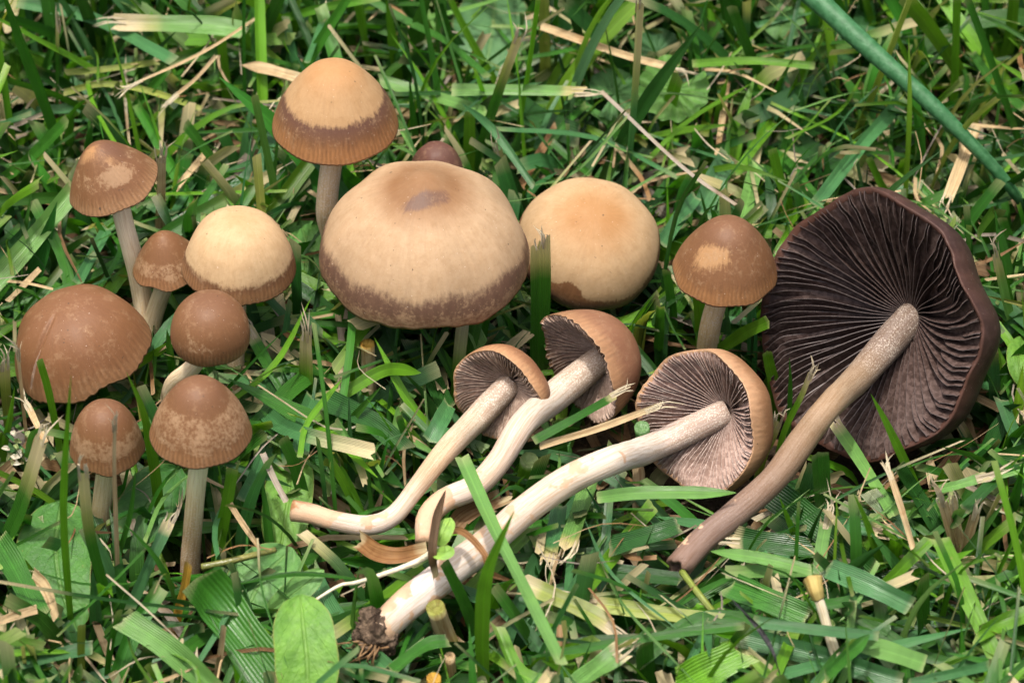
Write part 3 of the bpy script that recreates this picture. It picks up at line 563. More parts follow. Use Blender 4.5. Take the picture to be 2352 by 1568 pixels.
# every line: layout | tint | width in grid pixels | ends (first point, last point) | points | label when it stands out on its own
# layout: U upright (last point at the turf), a number = height above the soil at which the piece lies, a:b = from height a to height b
HEROES = '''
2.0|b|29|cc|40,5 210,42 400,140|
2.1|p|42|cf|567,72 480,58 270,52|broad pale glossy blade lying behind the bell-capped mushroom
U|g|31|pc|0,-40 45,85 118,278 145,390|
U|g|32|cc|155,278 60,372 -5,428|stout ridged green blade bent over left of the cone-capped mushroom
U|g|16|fc|134,60 133,180 132,290|
U|g|18|pc|178,18 130,90 92,200|
U|y|27|cc|507,85 515,170 527,258|
U|g|22|cc|388,157 325,230 255,312|
U|d|15|cc|444,214 390,275 330,345|
1.9:.8|g|23|cc|425,285 490,370 562,478|
U|p|19|cc|584,220 617,370 652,535|pale slender shoot rising beside the cream dome-shaped cap
2.2|s|8|ff|597,37 467,120 310,192|thin dry straw slanting above the left cluster
2.0|s|9|ff|497,127 450,180 396,225|
1.7|e|15|cc|150,167 235,160 362,143|
1.6|e|15|cc|147,213 233,193 333,207 462,250|arched yellow-green runner behind the cone-capped mushroom
1.2|s|15|cc|400,437 440,390 477,347|
1.0|b|23|cf|398,492 445,420 492,352|
U|s|24|fc|371,360 370,440 368,525|
2.0|s|27|pf|555,150 610,158 695,182|curled dry buff leaf beside the bell-capped mushroom
2.2|b|15|cf|705,145 725,90 746,35|
1.2:1.8|p|48|cc|-20,655 70,555 165,440|broad pale blue-green blade at the edge of the cone-capped mushroom's stem
1.2|b|26|cc|247,522 213,585 178,650|
U|y|26|cc|800,33 804,80 809,135|
U|y|23|pc|916,196 900,83 886,-10|
1.8|g|21|cc|840,-5 950,57 1027,97 1120,178|
U|g|19|cc|1002,-10 1037,100 1058,190|
U|y|21|cc|1028,-10 1084,100 1148,210|
U|y|22|cc|1235,-10 1214,150 1183,338|
U|e|29|cc|1251,-10 1253,90 1254,190|
1.9|p|29|cf|1037,207 1180,208 1333,211|flat cut pale green blade lying level behind the buff caps
U|g|24|fc|1190,87 1144,213 1092,382|
U|y|28|cc|1079,258 1078,320 1077,390|short clipped bright green blade standing behind the widest cap
2.2:1.4|b|20|pc|1061,238 1134,300 1226,428|
1.6|p|27|cc|872,185 984,217 1120,259|
1.0|d|60|cc|1150,225 1240,275 1330,315|
2.0|s|19|cr|1241,60 1434,127 1555,158|long tan straw lying among the leaves behind the pale buff cap
U|b|27|fc|1468,7 1455,233 1437,440|
U|d|35|pc|1612,55 1485,233 1392,405|tall dark green blade leaning across the scalloped leaves
2.2|n|9|cc|1381,210 1568,384 1690,470|
U|w|13|pc|1311,338 1320,370 1333,405|
1.0|r|20|cc|1278,290 1235,360 1192,432|
U|d|22|fc|1144,348 1155,400 1167,445|
1.0|g|16|cc|1268,326 1310,365 1356,402|
1.4|b|19|cc|914,98 950,160 988,222|
U|g|16|pc|940,175 948,260 958,348|
1.9|y|19|cc|1590,147 1730,140 1872,152|
U|g|26|cc|1681,15 1734,150 1770,240|
U|y|19|cc|1985,-10 2003,50 2023,115|
U|e|44|cc|2090,-10 2035,133 1950,350|
U|y|15|pc|2036,34 2101,167 2150,245|
1.6|b|33|cc|2078,224 1978,334 1872,470|straight flat blue-green blade lying under the thick round leaf
U|y|23|cc|2197,-10 2193,120 2187,272|
U|g|19|cc|2218,-12 2285,167 2356,380|
U|y|21|cc|2313,184 2280,230 2243,284|
1.6|s|29|ff|2240,286 2212,365 2176,458|torn dry straw blade leaning on the thick round leaf
.9|d|50|cf|1780,315 1935,377 2000,402|
.9|d|33|cc|1825,318 1890,292 1965,272|
1.2|y|25|cc|1780,275 1735,335 1690,402|
U|y|26|cc|1773,342 1790,410 1817,492|
1.2|g|15|cc|1799,356 1835,400 1878,450|
1.0:1.5|b|52|cc|1608,490 1640,420 1672,355|
1.2|p|36|cc|1706,505 1722,440 1740,374|
U|y|24|cc|1856,458 1832,490 1806,528|
1.2|s|15|cc|1672,185 1660,270 1647,358|
.9|d|21|cc|2103,315 2060,350 2015,388|
U|y|15|pc|2074,378 2080,410 2089,448|
U|y|18|cc|1995,362 2022,420 2050,470|
U|p|27|fc|2285,578 2308,680 2334,795|
U|g|40|cc|2250,720 2262,780 2277,850|
2.0:.9|y|30|cc|1765,738 1710,765 1648,806|
U|g|21|pc|1813,820 1817,880 1815,955|
U|y|15|fc|1862,858 1838,915 1800,995|
U|y|23|pc|2000,904 2045,990 2113,1145|bright green pointed blade standing before the dark gills
1.3|p|29|fc|1914,968 1968,1046 2055,1185|
U|b|33|fc|2278,785 2280,840 2284,895|
1.2|b|33|cc|2298,915 2325,985 2360,1060|
U|y|26|cc|1762,808 1768,840 1776,880|
U|e|23|fc|1786,970 1770,1010 1752,1050|
1.2|y|17|cc|1817,520 1800,550 1780,582|
U|g|50|fc|1240,558 1241,690 1238,815|flat green blade with a frayed clipped tip, standing before the pale buff cap
1.3:1.0|d|47|cc|945,780 985,855 1026,938|
2.0:1.2|y|30|pc|967,856 884,850 780,910|bright green folded blade with a sharp tip beside the yellow stalk
1.5:1.1|d|50|cc|745,915 850,966 932,1032|broad dark green blade drooping below the yellow stalk
1.75|g|20|cf|1225,1012 1330,955 1420,905|
1.65|s|17|cf|1240,1024 1370,985 1502,936|split straw blade reaching the rim of the scalloped brown cap
U|g|28|cc|1284,962 1287,1000 1292,1050|
1.4|b|40|cc|988,1012 1010,970 1032,928|
U|g|20|cc|914,956 930,1000 953,1052|
1.2|n|14|ff|776,722 785,790 783,862|
2.3|p|34|cc|1060,1048 1134,1212 1210,1362 1290,1525|long pale flat blade lying across two picked stems
U|y|34|pc|1182,1170 1121,1312 1108,1440 1112,1580|bright pointed blade arching up over the longest white stem
1.9|p|31|pc|1690,1131 1480,1131 1371,1142|level green blade lying under the pinkish gills
1.3|y|36|cc|1500,1158 1420,1258 1344,1355|
1.2|b|40|cf|1286,1160 1275,1220 1260,1285|
1.3|p|50|cf|1355,1108 1332,1180 1306,1256|
1.0|d|23|cc|1150,1285 1350,1268 1553,1249|
1.1|d|36|cc|1331,1300 1450,1316 1570,1330|
1.5|e|42|ff|1210,1342 1351,1405 1410,1445|ragged straw-yellow blade lying under the long pale blade
1.4|e|36|fc|1348,1384 1490,1404 1655,1425|
1.7|g|21|pc|1214,1509 1400,1478 1568,1452 1710,1436|
1.6|p|50|fc|1428,1492 1380,1528 1325,1568|
U|g|58|cc|1478,1478 1480,1520 1483,1575|
1.0|b|36|cc|1155,1392 1200,1440 1246,1500|
1.1|b|56|cc|715,1320 784,1440 935,1580|
1.9:1.2|g|105|cc|455,1330 515,1405 650,1580|very broad ridged dark green blade with a cut top
1.9:1.3|p|58|cc|285,1420 390,1490 490,1580|broad silvery green blade with cut end near the lowest oval leaf
U|y|18|pc|163,862 148,1080 147,1220 162,1425|tall narrow bright blade standing left of the smallest upright mushroom
U|y|18|cc|90,826 113,906 142,1056|
U|y|24|pc|290,854 327,940 350,1050 368,1185|twisted bright blade rising between the two lowest mushrooms
U|g|13|pc|313,1066 300,1178 272,1285|
U|g|27|fc|190,1085 207,1232 252,1400|
U|s|15|fc|264,975 262,1060 266,1200 272,1355|pale dead straw standing before the smallest upright mushroom
U|g|46|fc|97,1005 45,1170 0,1275|broad green blade leaning at the edge beside the large oval leaf
1.6|g|58|cc|-10,1235 30,1300 85,1405|
1.6:.8|b|28|fc|388,1196 345,1290 298,1398|
U|y|31|cc|534,1076 520,1160 498,1268|
U|b|27|pc|212,1308 216,1370 221,1440|
U|g|28|pc|287,1362 260,1395 228,1435|
1.4|b|31|cc|212,1486 130,1502 45,1522|
U|e|20|cc|187,1434 186,1500 188,1575|
1.6|s|30|cc|75,1318 105,1350 130,1418|
1.7|s|21|cc|85,1398 45,1410 -5,1428|
U|o|22|cc|434,1293 424,1350 408,1415|orange-yellow dead blade at the foot of the straight bare stem
1.6|s|14|cc|528,1156 562,1208 598,1260|
1.8|n|15|cc|603,1040 630,1100 658,1152|grey straw touching the root end of the curled stem
U|s|16|cc|515,1436 507,1500 495,1575|
1.6:1.0|g|27|fc|573,760 620,845 676,936|green blade with a torn white end, beside the ball-shaped cap
U|y|40|fc|705,772 705,850 704,930|
1.8|y|15|pc|786,870 707,970 688,1050|
1.0|d|31|cc|668,648 725,688 788,735|
U|s|11|fc|42,814 50,900 62,1008|
U|e|26|fc|10,838 14,910 22,985|
1.6|s|15|fc|66,934 85,975 105,1016|
U|y|18|pc|34,886 20,970 5,1052|
1.5|s|7|cc|18,645 70,652 122,664|
1.2|s|15|cc|92,618 55,655 18,692|
U|y|22|pc|1790,1140 1828,1229 1872,1300|
1.2|d|70|cc|1762,1124 1885,1212 2006,1316|broad dark green blade lying in shade below the dark gills
U|g|50|cc|1881,1040 1886,1110 1892,1195|
1.3|d|50|fc|1678,1232 1770,1246 1872,1260|
1.6|p|29|pc|1632,1265 1768,1285 1864,1310|
1.7:1.2|p|30|fc|1900,1192 1888,1250 1880,1318|
1.5|b|36|cf|1918,1204 1970,1210 2018,1217|
1.7:1.0|d|40|cc|2064,1070 2101,1128 2156,1220|
U|y|21|pc|1960,1132 1988,1195 2030,1325|
1.8:1.2|y|29|cc|2137,1237 2085,1290 2026,1348|
2.2:1.4|y|42|cc|2160,1236 2218,1362 2288,1510|stout light green shoot lying over the straw tuft
1.7|b|50|cc|1898,1302 2001,1345 2092,1391|ridged blue-green blade crossing behind a flat green one
U|g|52|cc|2115,1333 2118,1400 2122,1485|
1.6|g|60|cc|1675,1342 1768,1379 1856,1416|ridged green blade with a pale slit and cut end
1.9|b|26|cc|1732,1427 1870,1445 2018,1460|
1.4|b|52|cc|1704,1460 1868,1502 2072,1564|
1.6|p|46|cc|1966,1474 2045,1496 2124,1524|
2.0|g|31|pc|1997,1456 1950,1500 1895,1550|
2.0|p|22|fc|2264,1093 2210,1110 2156,1124|
U|y|27|cc|2186,1066 2160,1110 2133,1162|
1.5|d|36|cc|2337,1060 2280,1110 2215,1172|
1.9|b|23|cc|2274,1527 2180,1548 2085,1568|
1.8|s|15|fc|2044,1086 2070,1165 2098,1258|
1.7|y|82|cc|1555,1575 1620,1540 1705,1498|very broad smooth light green blade with a slanting cut end
1.7|g|21|cc|2358,1297 2300,1325 2240,1354|
1.7|y|40|cc|2360,1408 2300,1430 2245,1455|
U|s|30|fc|2188,1158 2198,1215 2210,1285|
U|s|24|fc|2165,1150 2182,1215 2200,1290|
U|s|26|fc|2240,1180 2225,1230 2210,1295|
U|g|30|pc|2350,1060 2330,1140 2300,1230|
1.4|d|44|cc|1400,1255 1500,1225 1560,1205|
U|g|30|cc|650,1005 680,1080 700,1160|
U|y|22|cc|760,1060 790,1110 815,1170|
1.3|b|34|cc|560,1150 600,1060 620,1000|
U|g|28|cc|1020,1290 1060,1370 1090,1450|
1.4|g|34|cc|900,1540 980,1480 1030,1470|
U|y|30|cc|1600,660 1608,720 1612,790|
1.2|b|34|cc|1520,560 1560,500 1600,450|
U|g|22|cc|1530,620 1540,680 1546,740|
1.3|b|40|cc|690,1040 700,960 720,910|
U|g|26|cc|2300,500 2320,560 2340,640|
1.5|g|24|cc|2352,250 2290,200 2230,120|
U|y|30|cc|2330,-10 2320,90 2300,170|
'''
def hero_path(lay, pts):
    if lay == 'U':
        pts = sorted(pts, key=lambda p: -p[1]); b = at(*pts[0], .75); y = b[1]
        P = [aty(p[0], p[1], y - .10 * (pts[0][1] - p[1]) * pxcm(b)) for p in pts]
        d = P[1] - P[0]; root = P[0] - d / max(d[2], .2) * min(P[0][2] + .15, 1.2) * np.array([.5, .5, 1]); root[2] = -.15
        return [root] + P, True
    zz = [float(q) for q in lay.split(':')]; z0, z1 = zz[0], zz[-1]; n = len(pts)
    ph = rng.uniform(0, 6)
    return [at(*p, z0 + (z1 - z0) * i / max(n - 1, 1) + .06 * math.sin(i * 2 + ph)) for i, p in enumerate(pts)], False
def build_heroes():
    for ln in HEROES.strip().split('\n'):
        lay, tn, wd, ends, pts, lab = ln.split('|')
        pts = [tuple(float(q) for q in p.split(',')) for p in pts.split()]
        path, up = hero_path(lay, pts); k = pxcm(path[len(path) // 2]); width = float(wd) * k * 1.03
        if up: tail, tip = 'b', ends[0]
        else: tail, tip = ends[0], ends[1]
        if tip == 'r': tip = 'f'
        face = nrm(TOCAM + V(rng.normal() * .35, 0, .35 + rng.normal() * .2))
        dryc = tn in 'srnwo'
        g = blade_geo(path, width, face, TINT[tn], tip, tail, nseg=18, nc=7 if float(wd) > 20 else 5, fold=rng.uniform(.18, .55) * (1 if not dryc else .8), wave=.03 if not dryc else .10,
                      twist=rng.normal() * .25, dry=(.16 if tip == 'f' and not dryc else 0), base_pale=.35 if up and not dryc else 0, taper=.35 if up else .25)
        mat = M_DRY if dryc else (M_WIDE if float(wd) >= 27 else M_GRASS)
        mark(HERO, g[0], 1 if float(wd) < 30 else 2, -.05, np.minimum)
        if tip == 'f' or tail == 'f':
            e_, p_ = (path[-1], path[-2]) if tip == 'f' else (path[0], path[1]); d_ = nrm(e_ - p_); sd_ = nrm(np.cross(d_, face))
            for q_ in range(6):
                o_ = e_ + sd_ * rng.uniform(-.45, .45) * width; l_ = rng.uniform(.12, .38)
                H_DRY.add(blade_geo([o_ - d_ * .12, o_ + d_ * l_ * .5 + rng.normal(size=3) * .015, o_ + (d_ + rng.normal(size=3) * .22) * l_], rng.uniform(.012, .03), face, TINT['w'], 'p', 'c', 5, 3, .3))
        if lab: single('straw' if dryc else 'grass_blade', g, mat, lab, 'straw' if dryc else 'grass blade', 'dry straws' if dryc else 'large grass blades')
        else: (H_DRY if dryc else H_WIDE if mat is M_WIDE else H_GRASS).add(g)
build_heroes()

# ---------------------------------------------------------------- herb leaves, stalks, bits
LIGHT, MIDG, DEEP = (.120, .270, .040), (.062, .185, .035), (.040, .135, .028)
def leaf_geo(path, width, tint, nseg=22, nc=13, cup=.10, crinkle=.05, peak=.5, face=None, notch=0):
    P = spline(path, nseg + 1); n = nseg + 1; v = np.linspace(0, 1, n); T = np.gradient(P, axis=0); T /= np.linalg.norm(T, axis=1)[:, None]
    F = nrm(TOCAM + V(0, 0, .8)) if face is None else nrm(face); Sd = np.cross(T, F); Sd /= np.linalg.norm(Sd, axis=1)[:, None]; N = np.cross(Sd, T)
    e = math.log(.5) / math.log(peak); w = width * .5 * np.sin(np.pi * np.clip(v, .0, 1) ** e) ** .48
    w = np.maximum(w * (1 + .05 * np.sin(v * 11 + rng.uniform(0, 6))), width * .02)
    u = np.linspace(-1, 1, nc); X = np.zeros((n, nc, 3)); ph = rng.uniform(0, 9)
    for j, uu in enumerate(u):
        h = cup * (abs(uu) - .35) * w + crinkle * width * np.array([mnoise.noise(Vector((uu * 2.2, q * 5.0, ph))) for q in v]) * (.3 + abs(uu))
        ww = w * (1 + notch * abs(uu) ** 3 * np.sin(v * 40 + ph))
        X[:, j] = P + Sd * (uu * ww)[:, None] + N * h[:, None]
    C = np.repeat(np.repeat(np.asarray(tint, float)[None, None], n, 0), nc, 1) * (1 + .06 * rng.normal(size=(n, nc, 1)))
    L = np.linalg.norm(np.diff(P, axis=0), axis=1).sum()
    buv = np.stack([np.repeat(((u + 1) / 2)[None], n, 0), np.repeat((v * L)[:, None], nc, 1), np.full((n, nc), rng.uniform())], -1)
    return X.reshape(-1, 3), grid_faces(n, nc), np.concatenate([np.clip(C, .004, .9), np.ones((n, nc, 1))], -1).reshape(-1, 4), buv.reshape(-1, 3)
def fan_geo(cx, cy, rpx, z, tint, rot, nlob=11, tilt=(0, 0)):
    c = at(cx, cy, z); R = rpx * pxcm(c); na, nr = 90, 12; rows = []
    nn = nrm(TOCAM + V(*tilt, .5)); ex = nrm(np.cross(V(0, 0, 1), nn)); ey = np.cross(nn, ex)
    th = np.linspace(-math.radians(158), math.radians(158), na); a = th + rot
    lob = 1 + .085 * np.abs(np.sin(th * nlob * .57)) - .04; ph = rng.uniform(0, 9)
    for i, q in enumerate(np.linspace(.03, 1, nr)):
        r = R * q * (1 + (lob - 1) * q ** 3); rip = .045 * R * q * np.cos(th * nlob * .57 * 2) + .06 * R * np.array([mnoise.noise(Vector((math.cos(t_) * q * 2, math.sin(t_) * q * 2, ph))) for t_ in a]) + .10 * R * q * q
        rows.append(c + ex * (r * np.cos(a))[:, None] + ey * (r * np.sin(a))[:, None] + nn * rip[:, None])
    X = np.array(rows); C = np.repeat(np.repeat(np.asarray(tint)[None, None], nr, 0), na, 1) * (1 - .22 * (np.abs(np.sin(th * nlob * .57)) < .16))[None, :, None]
    buv = np.stack([np.repeat((.5 + .42 * np.sin(th * nlob * .57))[None], nr, 0), np.repeat(np.linspace(0, 1, nr)[:, None], na, 1), np.full((nr, na), .4)], -1)
    return X.reshape(-1, 3), grid_faces(nr, na), np.concatenate([C, np.ones((nr, na, 1))], -1).reshape(-1, 4), buv.reshape(-1, 3)
def leaf(label, pts, wd, tint, **k):
    P = [at(*p) for p in pts]; g = leaf_geo(P, wd * pxcm(P[1]), tint, **k); mark(HERO, g[0], 2, -.02, np.minimum)
    b = P[-1].copy(); b2 = b * 1.0; b2[2] = -.1
    return single('herb_leaf', g, M_LEAF, label, 'leaf', 'broad herb leaves')
leaf('large flat oval green leaf beside the smallest upright mushroom', [(140, 1150, 1.15), (128, 1250, 1.1), (140, 1350, .95), (178, 1450, .7)], 172, MIDG, peak=.42)
leaf('crinkled green leaf behind the straight bare stem', [(415, 1075, .95), (345, 1150, .9), (285, 1270, .6)], 135, DEEP, crinkle=.09)
leaf('light green crinkled leaf under the root end of the curled stem', [(652, 1015, 1.1), (665, 1100, 1.05), (655, 1190, .9), (640, 1290, .6)], 118, LIGHT, crinkle=.08)
leaf('bright smooth oval leaf standing lowest, with a pale midrib', [(690, 1366, 1.9), (698, 1450, 1.8), (706, 1540, 1.55), (700, 1640, 1.2)], 152, LIGHT, cup=.16)
leaf('heart-shaped green leaf above the bright smooth oval leaf', [(672, 1258, 1.0), (600, 1330, .95), (560, 1420, .7)], 150, (.11, .26, .075), crinkle=.08)
leaf('pointed green leaf beside the silvery broad blade', [(744, 1308, 1.5), (690, 1350, 1.4), (610, 1410, 1.0)], 62, (.13, .28, .08))
leaf('wet green leaf wedged between the cream dome and the widest cap', [(690, 508, .95), (702, 560, .95), (700, 640, .7)], 120, (.10, .26, .06), crinkle=.09)
leaf('large dull green leaf behind the bell-capped mushroom and widest cap', [(1140, -40, 1.0), (1130, 70, .95), (1112, 185, .7)], 178, (.085, .20, .085), crinkle=.05)
leaf('notched green leaf with brown patch near the thick round leaf', [(1800, -30, 1.5), (1800, 40, 1.4), (1780, 112, 1.2)], 88, (.08, .20, .055), crinkle=.12, notch=.2)
leaf('small green leaf beside the dark gilled cap', [(2352, 770, 1.2), (2340, 830, 1.2), (2356, 890, 1.0)], 60, LIGHT)
leaf('lowest curled green leaf next to the silvery broad blade', [(560, 1420, .9), (545, 1490, .8), (560, 1580, .6)], 90, MIDG)
leaf('green leaf half hidden below the big plain brown cap', [(300, 905, .9), (250, 930, .9), (160, 960, .7)], 70, LIGHT)
for lab, a in (('larger scalloped rounded leaf with fan veins behind the pale buff cap', (1548, 205, 80, 1.5, (.095, .23, .045), -2.2)), ('smaller scalloped rounded leaf beside the larger scalloped one', (1408, 218, 62, 1.2, (.06, .17, .05), .6)), ('dim scalloped leaf under the straw behind the scalloped pair', (1510, 120, 55, 1.0, (.045, .135, .05), 1.6))):
    g = fan_geo(*a); mark(HERO, g[0], 2, -.02, np.minimum); single('herb_leaf', g, M_LEAF, lab, 'leaf', 'broad herb leaves')
M_LEEK = mat_plain('round_leaf_skin', (.022, .095, .030), (.045, .140, .055), 900, .5, .3, .00015)
P = [at(1845, -30, 3.1), at(1985, 102, 2.75), at(2135, 236, 2.3), at(2268, 369, 1.7), at(2335, 450, 1.2), at(2400, 540, .2)]
g = tube_geo(P, 27 * pxcm(P[1]), 8 * pxcm(P[4]), (.030, .135, .072), 18, 30); mark(HERO, g[0], 4, -.05, np.minimum)
single('round_leaf', g, M_LEEK, 'thick round blue-green hollow leaf slanting down towards the dark gilled cap', 'leaf')
def stalk(name, label, cat, pts, r0, r1, tn, mat=None, heap=None, **k):
    P = [at(*p) for p in pts]; kk = pxcm(P[0]); g = tube_geo(P, r0 * kk, r1 * kk, TINT[tn] if isinstance(tn, str) else tn, **k); mark(HERO, g[0], 1, -.05, np.minimum)
    if heap is not None: heap.add(g); return
    return single(name, g, mat or M_DRY, label, cat)
stalk('dead_stalk', 'upright yellow clipped stalk before the widest cap', 'stalk', [(855, 990, -.1), (850, 925, .6), (847, 850, 1.15), (844, 788, 1.6)], 17, 17, 'e', dry=.55, tipc=(.50, .33, .06))
stalk('dead_stalk', 'thick hollow straw stub standing below the soil clump', 'stalk', [(1055, 1550, -.1), (1040, 1500, .5), (1020, 1450, .9), (1000, 1394, 1.4)], 24, 22, (.36, .32, .08), dry=.3, k=14, ribs=.03, tipc=(.26, .28, .06))
stalk('dead_stalk', 'slim tan straw stub beside the thick hollow stub', 'stalk', [(1045, 1620, -.1), (1040, 1570, .6), (1033, 1506, 1.2)], 12, 12, 's', k=10)
stalk('dead_stalk', 'short yellow hollow stub at the foot of the thick hollow one', 'stalk', [(1000, 1640, -.1), (998, 1600, .7), (996, 1556, 1.1)], 17, 17, 'o', k=12)
stalk('green_stalk', 'cut bright green stub between two picked stems', 'stalk', [(1190, 1170, -.1), (1202, 1120, .6), (1216, 1055, 1.25)], 21, 20, (.13, .30, .02), M_GRASS, k=12, tipc=(.28, .38, .14))
stalk('green_stalk', 'round green stub under the stem of the pinkish gilled mushroom', 'stalk', [(1480, 1040, -.1), (1478, 1010, .9), (1474, 980, 1.25)], 18, 17, (.07, .20, .05), M_GRASS, k=12, tipc=(.14, .27, .10))
stalk('dead_stalk', 'pale yellow jointed stalk lying between cut blades below the dark gills', 'stalk', [(1922, 1510, 1.5), (1900, 1440, 1.75), (1886, 1390, 1.95), (1874, 1362, 2.05)], 13, 11, 'w')
stalk('dead_stalk', 'torn yellowish sheath on the pale jointed stalk', 'stalk', [(1880, 1376, 2.0), (1872, 1352, 2.1), (1866, 1328, 2.15)], 14, 22, (.46, .36, .12), ribs=.1)
stalk('green_stalk', 'thin yellow-green stalk at the broken foot of the tan stem', 'stalk', [(1566, 1312, 1.3), (1610, 1370, 1.3), (1664, 1438, 1.1)], 8, 8, 'e', M_GRASS)
M_BLACK = mat_plain('black_fibre', (.010, .010, .011), (.03, .028, .027), 1500, .5)
P = [at(1681, 1374, 2.0), at(1712, 1408, 2.05), at(1741, 1439, 2.05), at(1775, 1500, 2.0), at(1800, 1580, 1.8)]
single('black_fibre', blade_geo(P, 13 * pxcm(P[1]), TOCAM, TINT['k'], 'p', 'p', 24, 5, .8, twist=5.0), M_BLACK, 'thin black twisted dead fibre lying over cut blades', 'fibre')
M_ROLL = mat_plain('rolled_leaf_skin', (.10, .11, .025), (.20, .19, .05), 420, .35, .5)
P = [at(463, 1302, 1.35), at(520, 1290, 1.4), at(575, 1276, 1.4), at(632, 1262, 1.3)]
single('rolled_leaf', tube_geo(P, 9 * pxcm(P[0]), 7 * pxcm(P[0]), (.15, .15, .04), 9, 22, ribs=.12), M_ROLL, 'olive rolled-up leaf beside the straight bare stem', 'leaf')
# dead curled leaf strips
for lab, pts, wd, tn, tw in (('brown dead leaf curled under the bent white stem', [(822, 1238, 1.1), (865, 1268, 1.35), (915, 1276, 1.4), (985, 1262, 1.3)], 44, (.26, .135, .05), 1.4),
                             ('thin brown dead strip arching over the longest white stem', [(1000, 1224, 1.7), (1060, 1220, 2.05), (1112, 1272, 2.15), (1125, 1315, 1.9), (1185, 1336, 1.4)], 17, (.24, .125, .05), 1.2),
                             ('dark dead blade standing across the two white stems', [(1000, 1325, 1.75), (992, 1270, 2.1), (1003, 1190, 2.3), (1024, 1124, 2.5)], 21, (.075, .045, .02), .8),
                             ('pale dead strip lying below the bent white stem', [(1030, 1215, 1.0), (1075, 1175, 1.05), (1160, 1140, 1.1)], 45, (.24, .145, .065), .8)):
    P = [at(*p) for p in pts]; g = blade_geo(P, wd * pxcm(P[1]), TOCAM + V(.3, 0, .3), tn, 'p' if wd < 30 else 'f', 'f', 20, 7, .5, wave=.12, twist=tw); mark(HERO, g[0], 1, -.05, np.minimum)
    single('dead_leaf', g, M_DRY, lab, 'dead leaf')
# seedling with its pale root
root = bpy.data.objects.new('seedling', None); COL.objects.link(root); b0 = at(985, 1276, 1.75); root.location = Vector(b0) * S; root.empty_display_size = .005
tag(root, 'tiny seedling with two light leaves and a white root, on the longest stem', 'seedling')
def part(name, g, mat, parent, o): return put(name, mesh(name, g[0] - o, g[1], mat, {'tint': ('FLOAT_COLOR', g[2]), 'buv': ('FLOAT_VECTOR', g[3])}), parent)
part('leaf', leaf_geo([at(1004, 1252, 2.0), at(1018, 1225, 2.15), at(1036, 1188, 2.2)], 42 * pxcm(b0), (.24, .42, .08), 12, 7), M_LEAF, root, b0)
part('leaf', leaf_geo([at(1000, 1262, 2.0), at(1022, 1268, 2.15), at(1042, 1258, 2.15)], 42 * pxcm(b0), (.24, .42, .08), 12, 7), M_LEAF, root, b0)
M_ROOT = mat_plain('pale_root', (.62, .58, .42), (.50, .44, .30), 800, .5)
part('root', tube_geo([at(1004, 1258, 2.0), at(960, 1288, 1.75), at(880, 1318, 1.7), at(815, 1338, 1.75), at(780, 1344, 1.75), at(720, 1380, 1.7)], 8 * pxcm(b0), 3 * pxcm(b0), (.6, .58, .4), 7, 30), M_ROOT, root, b0)
# soil clump and rootlets on the longest stem
mO = [o for o in COL.objects if o.get('label', '').startswith('picked mushroom with pinkish')][0]
M_CLUMP = mat_plain('clump_soil', (.045, .030, .020), (.15, .105, .07), 700, .9, .2, .0008)
bo = np.array(mO.location) / S; cc = at(866, 1452, 1.2)
def lump(c, r, seed, sub=40):
    th, ph = np.meshgrid(np.linspace(0.02, np.pi - .02, 26), np.linspace(0, 2 * np.pi, sub, endpoint=False), indexing='ij')
    d = np.stack([np.sin(th) * np.cos(ph), np.sin(th) * np.sin(ph), np.cos(th)], -1)
    k = np.array([[1 + .30 * mnoise.noise(Vector(q * 1.7) + Vector((seed, 0, 0))) + .26 * mnoise.noise(Vector(q * 4.5) + Vector((seed, 0, 0))) + .2 * mnoise.noise(Vector(q * 10) + Vector((seed, 0, 0))) for q in row] for row in d])
    return (c + d * (k * r)[..., None]).reshape(-1, 3), grid_faces(26, sub, True).tolist() + [list(range(sub))[::-1], [25 * sub + i for i in range(sub)]]
for i, (dx, dy, r) in enumerate(((0, 0, 44), (-16, 36, 34), (24, 24, 32), (-10, -28, 30), (-34, 12, 20), (4, 58, 18), (34, 46, 14))):
    q = at(862 + dx, 1448 + dy, 1.25 - .004 * dy); v_, f_ = lump(q, r * pxcm(q) * .9, i * 7.0); put('soil_clump', mesh('soil_clump', v_ - bo, f_, M_CLUMP), mO)
for i in range(34):
    a = rng.uniform(1.2, 4.4) if i > 3 else rng.uniform(4.0, 5.6); l = rng.uniform(30, 80); x0, y0 = 862 + rng.normal() * 16, 1462 + rng.normal() * 20
    P = [at(x0, y0, 1.25), at(x0 + math.cos(a) * l * .5 + rng.normal() * 6, y0 + abs(math.sin(a)) * l * .5, 1.2), at(x0 + math.cos(a) * l + rng.normal() * 8, y0 + abs(math.sin(a)) * l, 1.0)]
    part('rootlet', tube_geo(P, 2.6 * pxcm(cc), 1.0 * pxcm(cc), (.32, .2, .1), 5, 10), M_DRY, mO, bo)
# grass seed head
sh = bpy.data.objects.new('seed_head', None); COL.objects.link(sh); b0 = at(60, 1110, .4); sh.location = Vector(b0) * S; sh.empty_display_size = .005
tag(sh, 'small pale grass seed head with white husks near the big plain brown cap', 'seed head')
part('stalk', tube_geo([at(70, 1130, .2), at(62, 1080, .9), at(50, 1030, 1.5)], 3 * pxcm(b0), 2 * pxcm(b0), (.25, .32, .1), 6, 10), M_GRASS, sh, b0)
for i in range(14):
    x, y = 48 + rng.normal() * 28, 1040 + rng.normal() * 24; z = 1.3 + rng.normal() * .08; a = rng.uniform(0, 6.28); l = rng.uniform(12, 20)
    P = [at(x, y, z), at(x + math.cos(a) * l * .5, y + math.sin(a) * l * .5, z + .05), at(x + math.cos(a) * l, y + math.sin(a) * l, z)]
    part('husk', leaf_geo(P, 12 * pxcm(b0), (.62, .60, .48) if i % 3 else (.30, .40, .16), 6, 5, cup=.8), M_DRY, sh, b0)

